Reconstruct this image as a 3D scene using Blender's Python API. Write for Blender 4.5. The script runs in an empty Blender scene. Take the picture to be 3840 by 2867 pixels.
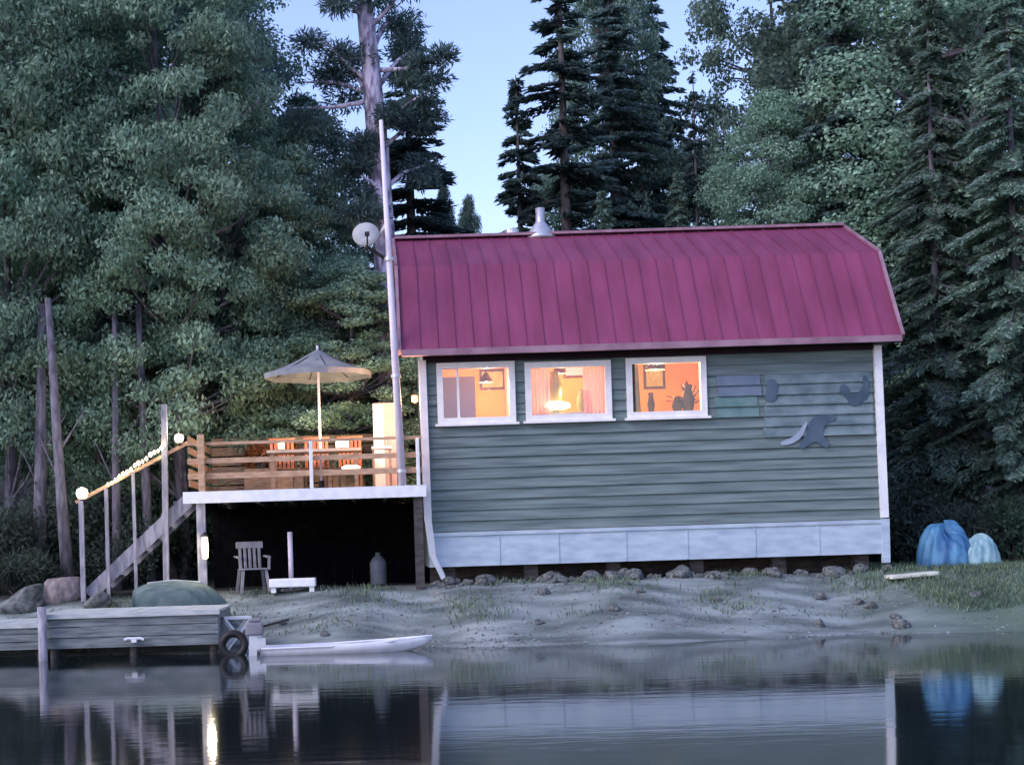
import bpy, math, random
import numpy as np
from mathutils import Vector, Matrix
R = math.radians
sc = bpy.context.scene
C = sc.collection

# ------------------------------------------------------------------ camera
F, CX, CY, H, ROLL = 1596.0, 375.0, 545.0, 1.6, R(1.75)
cam_d = bpy.data.cameras.new("camera")
cam = bpy.data.objects.new("camera", cam_d); C.objects.link(cam)
cam_d.sensor_width = 36; cam_d.lens = 36*F/1024
cam_d.shift_x = (512-CX)/1024; cam_d.shift_y = (CY-382)/1024
cam_d.clip_start = 0.2; cam_d.clip_end = 2000
cam.matrix_world = Matrix.Translation((0, 0, H)) @ Matrix.Rotation(math.pi/2, 4, 'X') @ Matrix.Rotation(-ROLL, 4, 'Z')
sc.camera = cam
def W(px, py, d):
    dx, dy = px-CX, CY-py
    u = dx*math.cos(ROLL)+dy*math.sin(ROLL); v = -dx*math.sin(ROLL)+dy*math.cos(ROLL)
    return Vector((u*d/F, d, H+v*d/F))

# ------------------------------------------------------------------ sky and light
EXPOSURE = 1.2
SUN_EL, SUN_AZ = R(36), R(236)
w = bpy.data.worlds.new("World"); sc.world = w; w.use_nodes = True
nt = w.node_tree; bg = nt.nodes["Background"]
sky = nt.nodes.new("ShaderNodeTexSky"); sky.sky_type = 'NISHITA'; sky.sun_disc = False
sky.sun_elevation = SUN_EL; sky.sun_rotation = SUN_AZ
sky.air_density = 1.0; sky.dust_density = 1.0; sky.ozone_density = 2.0
tint = nt.nodes.new("ShaderNodeMix"); tint.data_type = 'RGBA'; tint.blend_type = 'MULTIPLY'; tint.inputs[0].default_value = 1
tint.inputs[7].default_value = (.94, .84, 1.0, 1); nt.links.new(sky.outputs[0], tint.inputs[6])   # white balance of the evening picture
nt.links.new(tint.outputs[2], bg.inputs[0]); bg.inputs[1].default_value = 0.14
sd = bpy.data.lights.new("sun", 'SUN'); sd.energy = 0.5; sd.angle = R(25); sd.color = (1, .95, .9)
sun = bpy.data.objects.new("sun", sd); C.objects.link(sun)
dirv = Vector((math.sin(SUN_AZ)*math.cos(SUN_EL), math.cos(SUN_AZ)*math.cos(SUN_EL), math.sin(SUN_EL)))
sun.rotation_euler = dirv.to_track_quat('Z', 'Y').to_euler()
sc.view_settings.view_transform = 'Standard'; sc.view_settings.look = 'None'
sc.view_settings.exposure = EXPOSURE; sc.view_settings.gamma = 1
sc.view_settings.use_curve_mapping = False
sc.cycles.max_bounces = 8; sc.cycles.diffuse_bounces = 6; sc.cycles.glossy_bounces = 3
sc.cycles.transparent_max_bounces = 8

# ------------------------------------------------------------------ helpers
def tag(o, label=None, cat=None, group=None, kind=None):
    if label: o['label'] = label
    if cat: o['category'] = cat
    if group: o['group'] = group
    if kind: o['kind'] = kind
    return o
def empty(name, loc, label, cat, group=None, rz=0):
    o = bpy.data.objects.new(name, None); C.objects.link(o)
    o.location = loc; o.rotation_euler = (0, 0, rz); o.empty_display_size = .3
    return tag(o, label, cat, group)
def copy_tree(o, loc, rz=None, scale=None, label=None, group=None):
    c = o.copy(); C.objects.link(c); c.location = loc
    if rz is not None: c.rotation_euler[2] = rz
    if scale is not None: c.scale = scale
    if label: c['label'] = label
    if group: c['group'] = group
    for ch in o.children:
        d = ch.copy(); C.objects.link(d); d.parent = c
        for g in ch.children:
            e = g.copy(); C.objects.link(e); e.parent = d
    return c

class MB:
    def __init__(s): s.v = []; s.f = []
    def add(s, vs, fs):
        n = len(s.v); s.v += [tuple(x) for x in vs]; s.f += [tuple(i+n for i in f) for f in fs]; return s
    def box(s, x0, x1, y0, y1, z0, z1, rot=None, c=None):
        vs = [Vector((x, y, z)) for z in (z0, z1) for y in (y0, y1) for x in (x0, x1)]
        if rot is not None:
            c = Vector(c) if c is not None else Vector(((x0+x1)/2, (y0+y1)/2, (z0+z1)/2))
            vs = [c+rot@(v-c) for v in vs]
        return s.add(vs, [(0,2,3,1),(4,5,7,6),(0,1,5,4),(2,6,7,3),(0,4,6,2),(1,3,7,5)])
    def bar(s, a, b, wd, ht):
        a, b = Vector(a), Vector(b); d = (b-a); L = d.length; d.normalize()
        up = Vector((0,0,1)) if abs(d.z) < .95 else Vector((0,1,0))
        sx = d.cross(up).normalized(); sz = sx.cross(d).normalized()
        vs = []
        for p in (a, b):
            for i, j in ((-1,-1),(1,-1),(1,1),(-1,1)): vs.append(p+sx*wd/2*i+sz*ht/2*j)
        return s.add(vs, [(0,1,2,3),(7,6,5,4),(0,4,5,1),(1,5,6,2),(2,6,7,3),(3,7,4,0)])
    def tube(s, pts, rs, n=8, cap=True):
        pts = [Vector(p) for p in pts]
        if not hasattr(rs, '__len__'): rs = [rs]*len(pts)
        base = len(s.v); prev = None
        for i, p in enumerate(pts):
            d = (pts[min(i+1, len(pts)-1)]-pts[max(i-1, 0)]).normalized()
            if prev is None:
                a = Vector((0,0,1)) if abs(d.z) < .9 else Vector((1,0,0)); x = d.cross(a).normalized()
            else: x = (prev-d*prev.dot(d)).normalized()
            prev = x; y = d.cross(x)
            for k in range(n):
                t = 2*math.pi*k/n; q = p+(x*math.cos(t)+y*math.sin(t))*rs[i]; s.v.append(tuple(q))
        for i in range(len(pts)-1):
            for k in range(n):
                a = base+i*n+k; b = base+i*n+(k+1)%n
                s.f.append((a, b, b+n, a+n))
        if cap:
            s.f.append(tuple(base+k for k in reversed(range(n)))); e = base+(len(pts)-1)*n
            s.f.append(tuple(e+k for k in range(n)))
        return s
    def lathe(s, prof, c=(0,0,0), n=24):
        base = len(s.v)
        for r, z in prof:
            for k in range(n):
                t = 2*math.pi*k/n; s.v.append((c[0]+r*math.cos(t), c[1]+r*math.sin(t), c[2]+z))
        for i in range(len(prof)-1):
            for k in range(n):
                a = base+i*n+k; b = base+i*n+(k+1)%n; s.f.append((a, b, b+n, a+n))
        return s
    def prism(s, prof, x0, x1):       # prof: (y,z) outline, extruded along x
        n = len(prof); vs = [(x0, y, z) for y, z in prof]+[(x1, y, z) for y, z in prof]
        fs = [tuple(range(n)), tuple(reversed(range(n, 2*n)))]
        fs += [(i, i+n, (i+1) % n+n, (i+1) % n) for i in range(n)]
        return s.add(vs, fs)
    def poly(s, pts, y, t):           # pts (x,z) outline, thickness t towards the camera
        n = len(pts); vs = [(x, y, z) for x, z in pts]+[(x, y-t, z) for x, z in pts]
        fs = [tuple(reversed(range(n))), tuple(range(n, 2*n))]+[(i, (i+1) % n, (i+1) % n+n, i+n) for i in range(n)]
        return s.add(vs, fs)
    def build(s, name, mat, parent=None, smooth=False, bevel=0):
        m = bpy.data.meshes.new(name); m.from_pydata(s.v, [], s.f); m.materials.append(mat)
        if smooth: m.shade_smooth()
        o = bpy.data.objects.new(name, m); C.objects.link(o)
        if parent:
            o.parent = parent
        if bevel:
            b = o.modifiers.new("bevel", 'BEVEL'); b.width = bevel; b.segments = 2; b.limit_method = 'ANGLE'
        return o
def off(mb, p):      # geometry given in world space becomes local to a thing's base
    mb.v = [(x-p[0], y-p[1], z-p[2]) for x, y, z in mb.v]; return mb

# ------------------------------------------------------------------ materials
def mat(name, col, rough=.7, col2=None, scale=4, stretch=(1,1,1), spec=.3, bump=0, metal=0, detail=4,
        contrast=(.35,.65), coords='Object', bdist=.02, island=None, transl=0):
    m = bpy.data.materials.new(name); m.use_nodes = True; n = m.node_tree; L = n.links
    p = n.nodes["Principled BSDF"]
    p.inputs["Base Color"].default_value = (*col, 1); p.inputs["Roughness"].default_value = rough
    p.inputs["Specular IOR Level"].default_value = spec; p.inputs["Metallic"].default_value = metal
    tc = n.nodes.new("ShaderNodeTexCoord"); mp = n.nodes.new("ShaderNodeMapping")
    mp.inputs["Scale"].default_value = stretch; L.new(tc.outputs[coords], mp.inputs[0])
    ns = n.nodes.new("ShaderNodeTexNoise"); ns.inputs["Scale"].default_value = scale; ns.inputs["Detail"].default_value = detail
    L.new(mp.outputs[0], ns.inputs[0])
    if col2 is not None:
        cr = n.nodes.new("ShaderNodeValToRGB"); cr.color_ramp.elements[0].position = contrast[0]; cr.color_ramp.elements[1].position = contrast[1]
        cr.color_ramp.elements[0].color = (*col, 1); cr.color_ramp.elements[1].color = (*col2, 1)
        L.new(ns.outputs[0], cr.inputs[0]); out = cr.outputs[0]
        if island:
            g = n.nodes.new("ShaderNodeNewGeometry"); oi = n.nodes.new("ShaderNodeObjectInfo")
            hs = n.nodes.new("ShaderNodeHueSaturation")
            mr = n.nodes.new("ShaderNodeMapRange"); mr.inputs[3].default_value = 1-island; mr.inputs[4].default_value = 1+island
            L.new(g.outputs["Random Per Island"], mr.inputs[0])
            mr2 = n.nodes.new("ShaderNodeMapRange"); mr2.inputs[3].default_value = .75; mr2.inputs[4].default_value = 1.25
            L.new(oi.outputs["Random"], mr2.inputs[0])
            mu = n.nodes.new("ShaderNodeMath"); mu.operation = 'MULTIPLY'
            L.new(mr.outputs[0], mu.inputs[0]); L.new(mr2.outputs[0], mu.inputs[1])
            L.new(mu.outputs[0], hs.inputs["Value"]); L.new(out, hs.inputs["Color"]); out = hs.outputs[0]
        L.new(out, p.inputs["Base Color"])
        if transl:
            tr = n.nodes.new("ShaderNodeBsdfTranslucent"); mx = n.nodes.new("ShaderNodeMixShader")
            mx.inputs[0].default_value = transl; L.new(out, tr.inputs[0])
            L.new(p.outputs[0], mx.inputs[1]); L.new(tr.outputs[0], mx.inputs[2])
            L.new(mx.outputs[0], n.nodes["Material Output"].inputs[0])
    if bump:
        b = n.nodes.new("ShaderNodeBump"); b.inputs["Strength"].default_value = bump; b.inputs["Distance"].default_value = bdist
        L.new(ns.outputs[0], b.inputs["Height"]); L.new(b.outputs[0], p.inputs["Normal"])
    return m
def emat(name, col, strength):
    m = bpy.data.materials.new(name); m.use_nodes = True; p = m.node_tree.nodes["Principled BSDF"]
    p.inputs["Base Color"].default_value = (*col, 1)
    p.inputs["Emission Color"].default_value = (*col, 1); p.inputs["Emission Strength"].default_value = strength
    return m
M = dict(
    siding=mat("siding", (.10,.14,.14), .75, (.19,.25,.245), 2.2, (.4,1,6), bump=.2, detail=8),
    skirt=mat("skirting_paint", (.34,.43,.52), .7, (.5,.6,.67), 5, (.6,1,1.8), detail=14, contrast=(.3,.7), bump=.1),
    white=mat("white_paint", (.72,.74,.76), .55, (.85,.86,.86), 6, detail=5),
    frame=mat("window_paint", (.78,.76,.74), .5, (.88,.87,.84), 6),
    roof=mat("roof_metal", (.18,.036,.085), .55, (.26,.058,.13), 1.6, (2.2,.5,.5), spec=.35, detail=12, contrast=(.3,.7)),
    rooftrim=mat("roof_trim", (.24,.13,.18), .5, (.36,.22,.28), 3),
    soffit=mat("soffit", (.012,.006,.01), .8, (.025,.01,.016), 4),  # also colours the painted shade strip under the eave
    wood=mat("deck_wood", (.25,.16,.11), .75, (.42,.3,.21), 5, (1,1,8), bump=.2),
    grey_wood=mat("grey_wood", (.10,.125,.13), .85, (.23,.26,.265), 4, (.6,3,6), bump=.3, detail=7),
    pale_wood=mat("pale_wood", (.36,.4,.4), .8, (.56,.6,.58), 5, (.6,4,4), bump=.2, detail=6),
    rail=mat("rail_wood_lamp_tint", (.40,.24,.14), .7, (.6,.4,.26), 5, (1,4,4)),  # wood tinted warm to carry lamp glow on the rail fronts
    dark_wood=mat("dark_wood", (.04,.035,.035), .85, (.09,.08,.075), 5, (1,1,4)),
    post=mat("weathered_post", (.2,.2,.23), .85, (.38,.37,.42), 6, (3,3,.6), bump=.3),
    pole=mat("pole_paint", (.62,.56,.66), .5, (.76,.7,.78), 4, (4,4,.5)),
    metal=mat("galvanised", (.5,.52,.56), .4, (.65,.66,.7), 5, metal=.6),
    plastic=mat("grey_plastic", (.17,.17,.2), .5, (.24,.24,.27), 8),
    umbrella=mat("umbrella_cloth", (.17,.2,.235), .85, (.26,.29,.325), 3, transl=.05),
    table=mat("table_top", (.5,.42,.34), .5, (.6,.52,.42), 6, (1,8,1)),
    cushion=mat("cushion", (.42,.12,.07), .9, (.55,.2,.12), 7),
    interior=mat("orange_wall", (.74,.25,.06), .8, (.8,.31,.09), 1.5),
    interior_w=mat("plaster_wall", (.7,.42,.33), .8, (.78,.5,.4), 1.5),
    lilac=mat("lilac_door", (.45,.4,.6), .7, (.52,.46,.66), 2),
    curtain=mat("pink_curtain", (.8,.5,.48), .9, (.88,.6,.56), 5, (8,8,.6), transl=.4),
    olive=mat("olive_cloth", (.36,.27,.1), .9, (.46,.36,.14), 5, (6,6,1)),
    dkbrown=mat("dark_brown", (.06,.035,.02), .7, (.12,.07,.04), 8),
    rock=mat("rock", (.045,.05,.05), .9, (.2,.215,.21), 3, detail=9, bump=.5, bdist=.04),
    prock=mat("pinkish_rock", (.14,.12,.12), .9, (.3,.25,.25), 4, detail=9, bump=.5, bdist=.04),
    cream=mat("cream_stone", (.55,.56,.46), .85, (.7,.7,.6), 5, bump=.3),
    tarp=mat("blue_tarp", (.03,.11,.25), .5, (.10,.29,.47), 2.5, spec=.4, bump=.8, bdist=.06, detail=10),
    tarp2=mat("pale_tarp", (.16,.32,.38), .5, (.32,.5,.54), 3.5, spec=.4, bump=.7, bdist=.05),
    hull=mat("white_hull", (.66,.68,.72), .35, (.78,.79,.82), 5),
    black=mat("black_rubber", (.012,.012,.015), .5, (.03,.03,.03), 8),
    boat_green=mat("green_grey_hull", (.07,.11,.11), .6, (.14,.19,.18), 4, (1,4,1)),
    bark=mat("brown_bark", (.07,.06,.06), .95, (.17,.15,.16), 7, (2,2,.5), bump=.6, bdist=.03),
    palebark=mat("pale_purple_bark", (.2,.17,.25), .9, (.72,.66,.8), 3.2, (3,3,1), bump=.5, bdist=.03, detail=8, contrast=(.38,.6)),
    greybark=mat("grey_bark", (.07,.07,.09), .95, (.19,.18,.22), 6, (2,2,.5), bump=.5, bdist=.03),
    panel=mat("weathered_panel", (.095,.15,.165), .8, (.2,.27,.29), 2.4, (1,1,2.2), detail=7),
    panel_dk=mat("dark_marks", (.05,.085,.12), .8, (.1,.15,.2), 2),
    panel_lt=mat("light_marks", (.25,.31,.38), .8, (.36,.42,.5), 4),
    teal=mat("teal_board", (.10,.19,.19), .8, (.17,.27,.26), 2.5),
)
def leafmat(name, a, b, isl=.4, sc_=.8, tr=.45):
    return mat(name, a, .75, b, sc_, detail=3, island=isl, transl=tr, spec=.15)
LM = dict(
    cedar=leafmat("cedar_foliage", (.21,.34,.25), (.33,.49,.37), .5),
    pine=leafmat("pine_needles", (.07,.12,.12), (.14,.22,.20)),
    spruce=leafmat("spruce_needles", (.06,.10,.10), (.12,.19,.17)),
    blue=leafmat("blue_spruce_needles", (.13,.21,.21), (.22,.33,.31)),
    broad=leafmat("broad_leaves", (.2,.34,.25), (.32,.48,.36), .5),
    dark=leafmat("dark_leaves", (.16,.25,.20), (.26,.38,.30), .5),
    shrub=leafmat("shrub_leaves", (.03,.06,.045), (.07,.12,.07)),
    under=leafmat("undergrowth_leaves", (.05,.07,.06), (.10,.14,.11)),
    redleaf=leafmat("russet_leaves", (.25,.09,.04), (.4,.2,.09)),
)
# glass
gm = bpy.data.materials.new("window_glass"); gm.use_nodes = True; n = gm.node_tree
gl = n.nodes.new("ShaderNodeBsdfGlossy"); gl.inputs["Roughness"].default_value = .02
tr = n.nodes.new("ShaderNodeBsdfTransparent"); mx = n.nodes.new("ShaderNodeMixShader"); mx.inputs[0].default_value = .06
n.links.new(tr.outputs[0], mx.inputs[1]); n.links.new(gl.outputs[0], mx.inputs[2]); n.links.new(mx.outputs[0], n.nodes["Material Output"].inputs[0])
# water
wm = bpy.data.materials.new("lake_water"); wm.use_nodes = True; n = wm.node_tree; L = n.links; p = n.nodes["Principled BSDF"]
p.inputs["Base Color"].default_value = (.012,.02,.022,1); p.inputs["Roughness"].default_value = .06; p.inputs["IOR"].default_value = 1.7
p.inputs["Specular IOR Level"].default_value = .5
tc = n.nodes.new("ShaderNodeTexCoord"); mp = n.nodes.new("ShaderNodeMapping"); mp.inputs["Scale"].default_value = (.9, 2.6, 1)
ns = n.nodes.new("ShaderNodeTexNoise"); ns.inputs["Scale"].default_value = 1.6; ns.inputs["Detail"].default_value = 3
b = n.nodes.new("ShaderNodeBump"); b.inputs["Strength"].default_value = .16; b.inputs["Distance"].default_value = .012
L.new(tc.outputs["Object"], mp.inputs[0]); L.new(mp.outputs[0], ns.inputs[0]); L.new(ns.outputs[0], b.inputs["Height"]); L.new(b.outputs[0], p.inputs["Normal"])

# ------------------------------------------------------------------ ground and water
rng = np.random.default_rng(7)
def sstep(a, b, x):
    t = np.clip((x-a)/(b-a), 0, 1); return t*t*(3-2*t)
def hgt(x, y):
    x = np.asarray(x, float); y = np.asarray(y, float)
    shore = 24.4+.9*sstep(0, -3, x)+.25*np.sin(x*.9+1)+.12*np.sin(x*2.7)-.3*sstep(8, 12, x)
    t = y-shore
    h = np.where(t < 0, np.maximum(t*.25, -1.8), 0)
    h = h+.88*sstep(-.2, 3.4, t)
    side = sstep(1, -4, x)+sstep(9, 13, x)
    h = h+side*.15*np.clip(y-29.5, 0, 100)*sstep(29.5, 34, y)*.9+.1*np.clip(y-36, 0, 60)
    bump = .008*np.sin(x*1.1+y*1.3)*np.sin(y*1.6-x*.4)+.005*np.sin(x*6.3-y*3+2*np.sin(x))*np.sin(y*5.1+x*2+np.sin(y*3))
    return h+bump*sstep(.1, 1.2, t)+.012*np.sin(x*5)*np.sin(y*9)*sstep(-.3, .3, t)
def Z(x, y): return float(hgt(x, y))
xs = np.concatenate([np.linspace(-90, -14, 30), np.linspace(-13.8, 16, 260), np.linspace(17, 90, 30)])
ys = np.concatenate([np.linspace(-60, 20, 12), np.linspace(21, 36, 160), np.linspace(36.5, 110, 50)])
X, Y = np.meshgrid(xs, ys); ZZ = hgt(X, Y)
nx, ny = len(xs), len(ys)
vs = np.stack([X.ravel(), Y.ravel(), ZZ.ravel()], 1)
fs = [(j*nx+i, j*nx+i+1, (j+1)*nx+i+1, (j+1)*nx+i) for j in range(ny-1) for i in range(nx-1)]
g = MB(); g.v = [tuple(a) for a in vs]; g.f = fs
gmt = mat("shore_ground", (.095,.12,.115), .95, (.29,.34,.33), 1.5, (.6,1.7,1), detail=15, contrast=(.36,.66), bump=.3, bdist=.02)
# soil and moss take over away from the beach
n = gmt.node_tree; L = n.links; p = n.nodes["Principled BSDF"]; src = p.inputs["Base Color"].links[0].from_socket
def gnode(t): return n.nodes.new(t)
sep = gnode("ShaderNodeSeparateXYZ"); tcg = gnode("ShaderNodeTexCoord"); L.new(tcg.outputs["Object"], sep.inputs[0])
n2 = gnode("ShaderNodeTexNoise"); n2.inputs["Scale"].default_value = .9; n2.inputs["Detail"].default_value = 8; L.new(tcg.outputs["Object"], n2.inputs[0])
cr = gnode("ShaderNodeValToRGB"); cr.color_ramp.elements[0].color = (.02,.022,.02,1); cr.color_ramp.elements[1].color = (.05,.055,.045,1); L.new(n2.outputs[0], cr.inputs[0])
ma = gnode("ShaderNodeMath"); ma.operation = 'MULTIPLY_ADD'; ma.inputs[1].default_value = 2.0; L.new(n2.outputs[0], ma.inputs[0]); L.new(sep.outputs[1], ma.inputs[2])
mr = gnode("ShaderNodeMapRange"); mr.inputs[1].default_value = 28.4; mr.inputs[2].default_value = 29.6; L.new(ma.outputs[0], mr.inputs[0])
mixc = gnode("ShaderNodeMix"); mixc.data_type = 'RGBA'; L.new(mr.outputs[0], mixc.inputs[0]); L.new(src, mixc.inputs[6]); L.new(cr.outputs[0], mixc.inputs[7])
cg = gnode("ShaderNodeValToRGB"); cg.color_ramp.elements[0].color = (.06,.1,.08,1); cg.color_ramp.elements[1].color = (.16,.22,.15,1); L.new(n2.outputs[0], cg.inputs[0])
ma2 = gnode("ShaderNodeMath"); ma2.operation = 'MULTIPLY_ADD'; ma2.inputs[1].default_value = 3.0; L.new(n2.outputs[0], ma2.inputs[0]); L.new(sep.outputs[0], ma2.inputs[2])
mr2 = gnode("ShaderNodeMapRange"); mr2.inputs[1].default_value = 9.0; mr2.inputs[2].default_value = 11.5; L.new(ma2.outputs[0], mr2.inputs[0])
mix2 = gnode("ShaderNodeMix"); mix2.data_type = 'RGBA'; L.new(mr2.outputs[0], mix2.inputs[0]); L.new(mixc.outputs[2], mix2.inputs[6]); L.new(cg.outputs[0], mix2.inputs[7])
L.new(mix2.outputs[2], p.inputs["Base Color"])
tag(g.build("ground", gmt, smooth=True), "grey gravel shore rising to dark wooded slope", "ground", kind="structure")
wp = MB(); wp.add([(-150,-80,0),(150,-80,0),(150,32,0),(-150,32,0)], [(0,1,2,3)])
tag(wp.build("water", wm), "calm dark lake water mirroring the cabin", "water", kind="structure")

# ------------------------------------------------------------------ cabin
X0, X1, YF, YB = .93, 8.93, 28.0, 33.6
ZB, ZS, ZE = 1.19, 1.80, 4.93        # skirting bottom, siding bottom, wall top
cab = empty("lake_cabin", (X0, YF, ZB), "grey green lap sided cabin with purple red barn roof and three lit windows", "cabin")
CB = (X0, YF, ZB)
def cpart(mb, name, m, parent=cab, **k): return off(mb, CB).build(name, m, parent, **k)
wins = []
for (a, b_, t, bt) in ((439, 513, 362, 423), (527, 609, 361, 420), (628, 704, 357, 417)):
    p0, p1 = W(a, bt, YF), W(b_, t, YF); wins.append((p0.x, p1.x, p0.z, p1.z))
# lap siding, courses clipped round the window openings
sd_ = MB(); edges = sorted([X0, X1]+[v for w_ in wins for v in w_[:2]])
CH = .185
rr = random.Random(3)
joff = [rr.uniform(-.004, .006) for _ in range(40)]
for i in range(len(edges)-1):
    a, b_ = edges[i], edges[i+1]; mid = (a+b_)/2
    hole = [w_ for w_ in wins if w_[0] < mid < w_[1]]
    spans = [(ZS, ZE)] if not hole else [(ZS, hole[0][2]), (hole[0][3], ZE)]
    for z0, z1 in spans:
        k = 0
        while ZS+k*CH < ZE:
            lo, hi = ZS+k*CH, ZS+(k+1)*CH; c0, c1 = max(lo, z0), min(hi, z1)
            if c1-c0 > .002:
                j = joff[k]
                ya = YF-.035*(1-(c0-lo)/CH)-j; yb_ = YF-.035*(1-(c1-lo)/CH)-j
                sd_.add([(a,ya,c0),(b_,ya,c0),(b_,yb_,c1),(a,yb_,c1),(a,YF+.02,c0),(b_,YF+.02,c0)], [(0,1,2,3),(4,5,1,0)])
            k += 1
cpart(sd_, "front_siding", M['siding'])
# side and back walls (gambrel gables)
GP = [(YF, ZE), (29.0, 6.5), (30.8, 7.3), (32.6, 6.5), (YB, ZE)]
for x0, x1 in ((X0, X0+.1), (X1-.1, X1)):
    s = MB(); s.prism([(YF+.03, ZB), (YF+.03, ZE)]+GP[1:-1]+[(YB, ZE), (YB, ZB)], x0, x1); cpart(s, "gable_wall", M['siding'])
s = MB(); s.box(X0+.1, X1-.1, YB-.1, YB, ZB, ZE); cpart(s, "back_wall", M['siding'])
# skirting
s = MB(); s.box(X0+.02, X1-.02, YF-.05, YF+.03, ZB, ZS-.01); sk = cpart(s, "skirting", M['skirt'])
s = MB(); s.box(X0+.02, X1-.02, YF-.075, YF-.052, ZS-.075, ZS-.012); cpart(s, "trim_strip", M['skirt'], sk)
for k in range(1, 7):
    x = X0+k*(X1-X0)/7+rr.uniform(-.1, .1); s = MB(); s.box(x-.02, x+.02, YF-.062, YF-.052, ZB+.01, ZS-.08)
    cpart(s, "batten", M['skirt'], sk)
s = MB(); s.box(X0+.02, X1-.12, YF-.1, YF-.03, 4.765, ZE+.0); cpart(s, "eave_shade_strip", M['soffit'])  # near-black strip that paints the shade below the eave
# corner boards: left one kicks outwards at its foot
s = MB(); a = W(422, 360, YF-.06); b_ = W(428, 520, YF-.06); c = W(433, 556, YF-.06); d = W(444, 578, YF-.1)
s.bar(a, b_, .13, .09); s.bar(b_+Vector((0,0,.02)), c, .12, .088); s.bar(c+Vector((0,0,.02)), d, .10, .085)
cpart(s, "corner_board", M['white'])
s = MB(); s.bar(W(877, 345, YF-.06), W(884.5, 517, YF-.06), .13, .09); cpart(s, "corner_board", M['white'])
s = MB(); s.bar(W(885, 518, YF-.06), W(886, 562, YF-.06), .13, .09); cpart(s, "corner_post_foot", M['skirt'])
# windows
for i, (a, b_, z0, z1) in enumerate(wins):
    s = MB(); t = .085
    s.box(a-.02, a+t, YF-.075, YF+.05, z0-.02, z1+.02); s.box(b_-t, b_+.02, YF-.075, YF+.05, z0-.02, z1+.02)
    s.box(a+t, b_-t, YF-.074, YF+.05, z1-t, z1+.02)
    s.box(a+t, b_-t, YF-.074, YF+.05, z0-.02, z0+t)
    wf = cpart(s, "window", M['frame'])
    s = MB(); s.box(a-.07, b_+.07, YF-.12, YF-.076, z0-.06, z0-.018); cpart(s, "sill", M['frame'], wf)
    s = MB(); s.box(a+t, b_-t, YF-.01, YF-.004, z0+t, z1-t); cpart(s, "pane", gm, wf)
    s = MB()
    if i == 0: s.box(a+.33, a+.37, YF-.05, YF+.02, z0+t, z1-t)
    if i == 2: s.box(a+t+.002, a+t+.05, YF-.04, YF+.02, z0+t, z1-t)
    if s.v: cpart(s, "mullion", M['frame'] if i == 0 else M['dkbrown'], wf)
# roof: gambrel with standing ribs
XL, XR = .56, 9.19
T = .07
pts = [(27.58, 4.95), (28.72, 6.60), (30.8, 7.47), (32.88, 6.60), (34.02, 4.95)]
s = MB(); s.prism(pts+[(y, z-T) for y, z in reversed(pts)], XL, XR)
nr = 29
for k in range(nr):
    x = XL+.02+(XR-XL-.04)*k/(nr-1)
    for (y0, z0), (y1, z1) in zip(pts[:2], pts[1:3]):
        nrm = Vector((0, -(z1-z0), (y1-y0))).normalized()*.012
        s.bar(Vector((x, y0, z0))+nrm, Vector((x, y1, z1))+nrm, .016, .016)
roof = cpart(s, "roof", M['roof'])
s = MB(); s.box(XL, XR, 27.50, 27.575, 4.845, 4.955); cpart(s, "eave_fascia", M['rooftrim'], roof)
for x in (XL-.03, XR+.03):
    s = MB()
    for (y0, z0), (y1, z1) in zip(pts[:-1], pts[1:]): s.bar((x, y0, z0-.03), (x, y1, z1-.03), .055, .15)
    cpart(s, "rake_board", M['rooftrim'], roof)
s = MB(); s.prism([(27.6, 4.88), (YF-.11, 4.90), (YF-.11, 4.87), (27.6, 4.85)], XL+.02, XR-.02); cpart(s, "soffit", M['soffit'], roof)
s = MB(); s.bar((XL, 30.8, 7.5), (XR, 30.8, 7.5), .3, .05); cpart(s, "ridge_cap", M['rooftrim'], roof)
# chimney with conical cowl and a small vent
c = W(541, 240, 30.9)
s = MB(); s.lathe([(.17, -.35), (.17, .0), (.32, .02), (.3, .08), (.12, .32), (.09, .36), (.09, .62), (.0, .64)], (c.x, c.y, c.z), 20)
cpart(s, "chimney", M['metal'], roof, smooth=True)
c = W(512, 238, 30.9)
s = MB(); s.lathe([(.08, -.3), (.08, .05), (.14, .06), (.14, .16), (0, .2)], (c.x, c.y, c.z), 16); cpart(s, "vent_pipe", M['metal'], roof)
# floor, ceiling, rear room wall, partition
s = MB(); s.box(X0+.1, X1-.1, YF+.04, YB-.1, ZS-.1, ZS); cpart(s, "room_floor", M['wood'])
s = MB(); s.box(X0+.1, X1-.1, YF+.04, YB-.1, 5.0, 5.05); cpart(s, "room_ceiling", M['interior_w'])
s = MB(); s.box(X0+.11, X1-.11, 31.0, 31.1, ZS, 5.0); cpart(s, "room_wall", M['interior'])
s = MB(); s.box(wins[0][1]+.09, wins[0][1]+.15, YF+.05, 31.0, ZS, 5.0); cpart(s, "partition", M['interior_w'])
s = MB(); s.box(wins[1][1]+.08, wins[1][1]+.14, YF+.05, 31.0, ZS, 5.0); cpart(s, "partition", M['interior'])
s = MB(); s.box(wins[0][0]+.12, wins[0][0]+.72, YF+1.0, YF+1.06, ZS, 4.62); dd = cpart(s, "inner_door", M['lilac'])
# foundation: short piers
for k in range(6):
    x = X0+.35+k*(X1-X0-.7)/5
    s = MB(); s.box(x-.12, x+.12, YF+.15, YF+.4, Z(x, YF+.3)-.2, ZB); cpart(s, "pier", M['dark_wood'])
s = MB(); s.box(X0+.05, X1-.05, YF+.9, YF+.95, .5, ZB-.004); cpart(s, "crawl_space_board", M['dark_wood'])

def pointlight(name, loc, e, col, r=.08):
    d = bpy.data.lights.new(name, 'POINT'); d.energy = e; d.color = col; d.shadow_soft_size = r
    o = bpy.data.objects.new(name, d); C.objects.link(o); o.location = loc; return o
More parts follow.
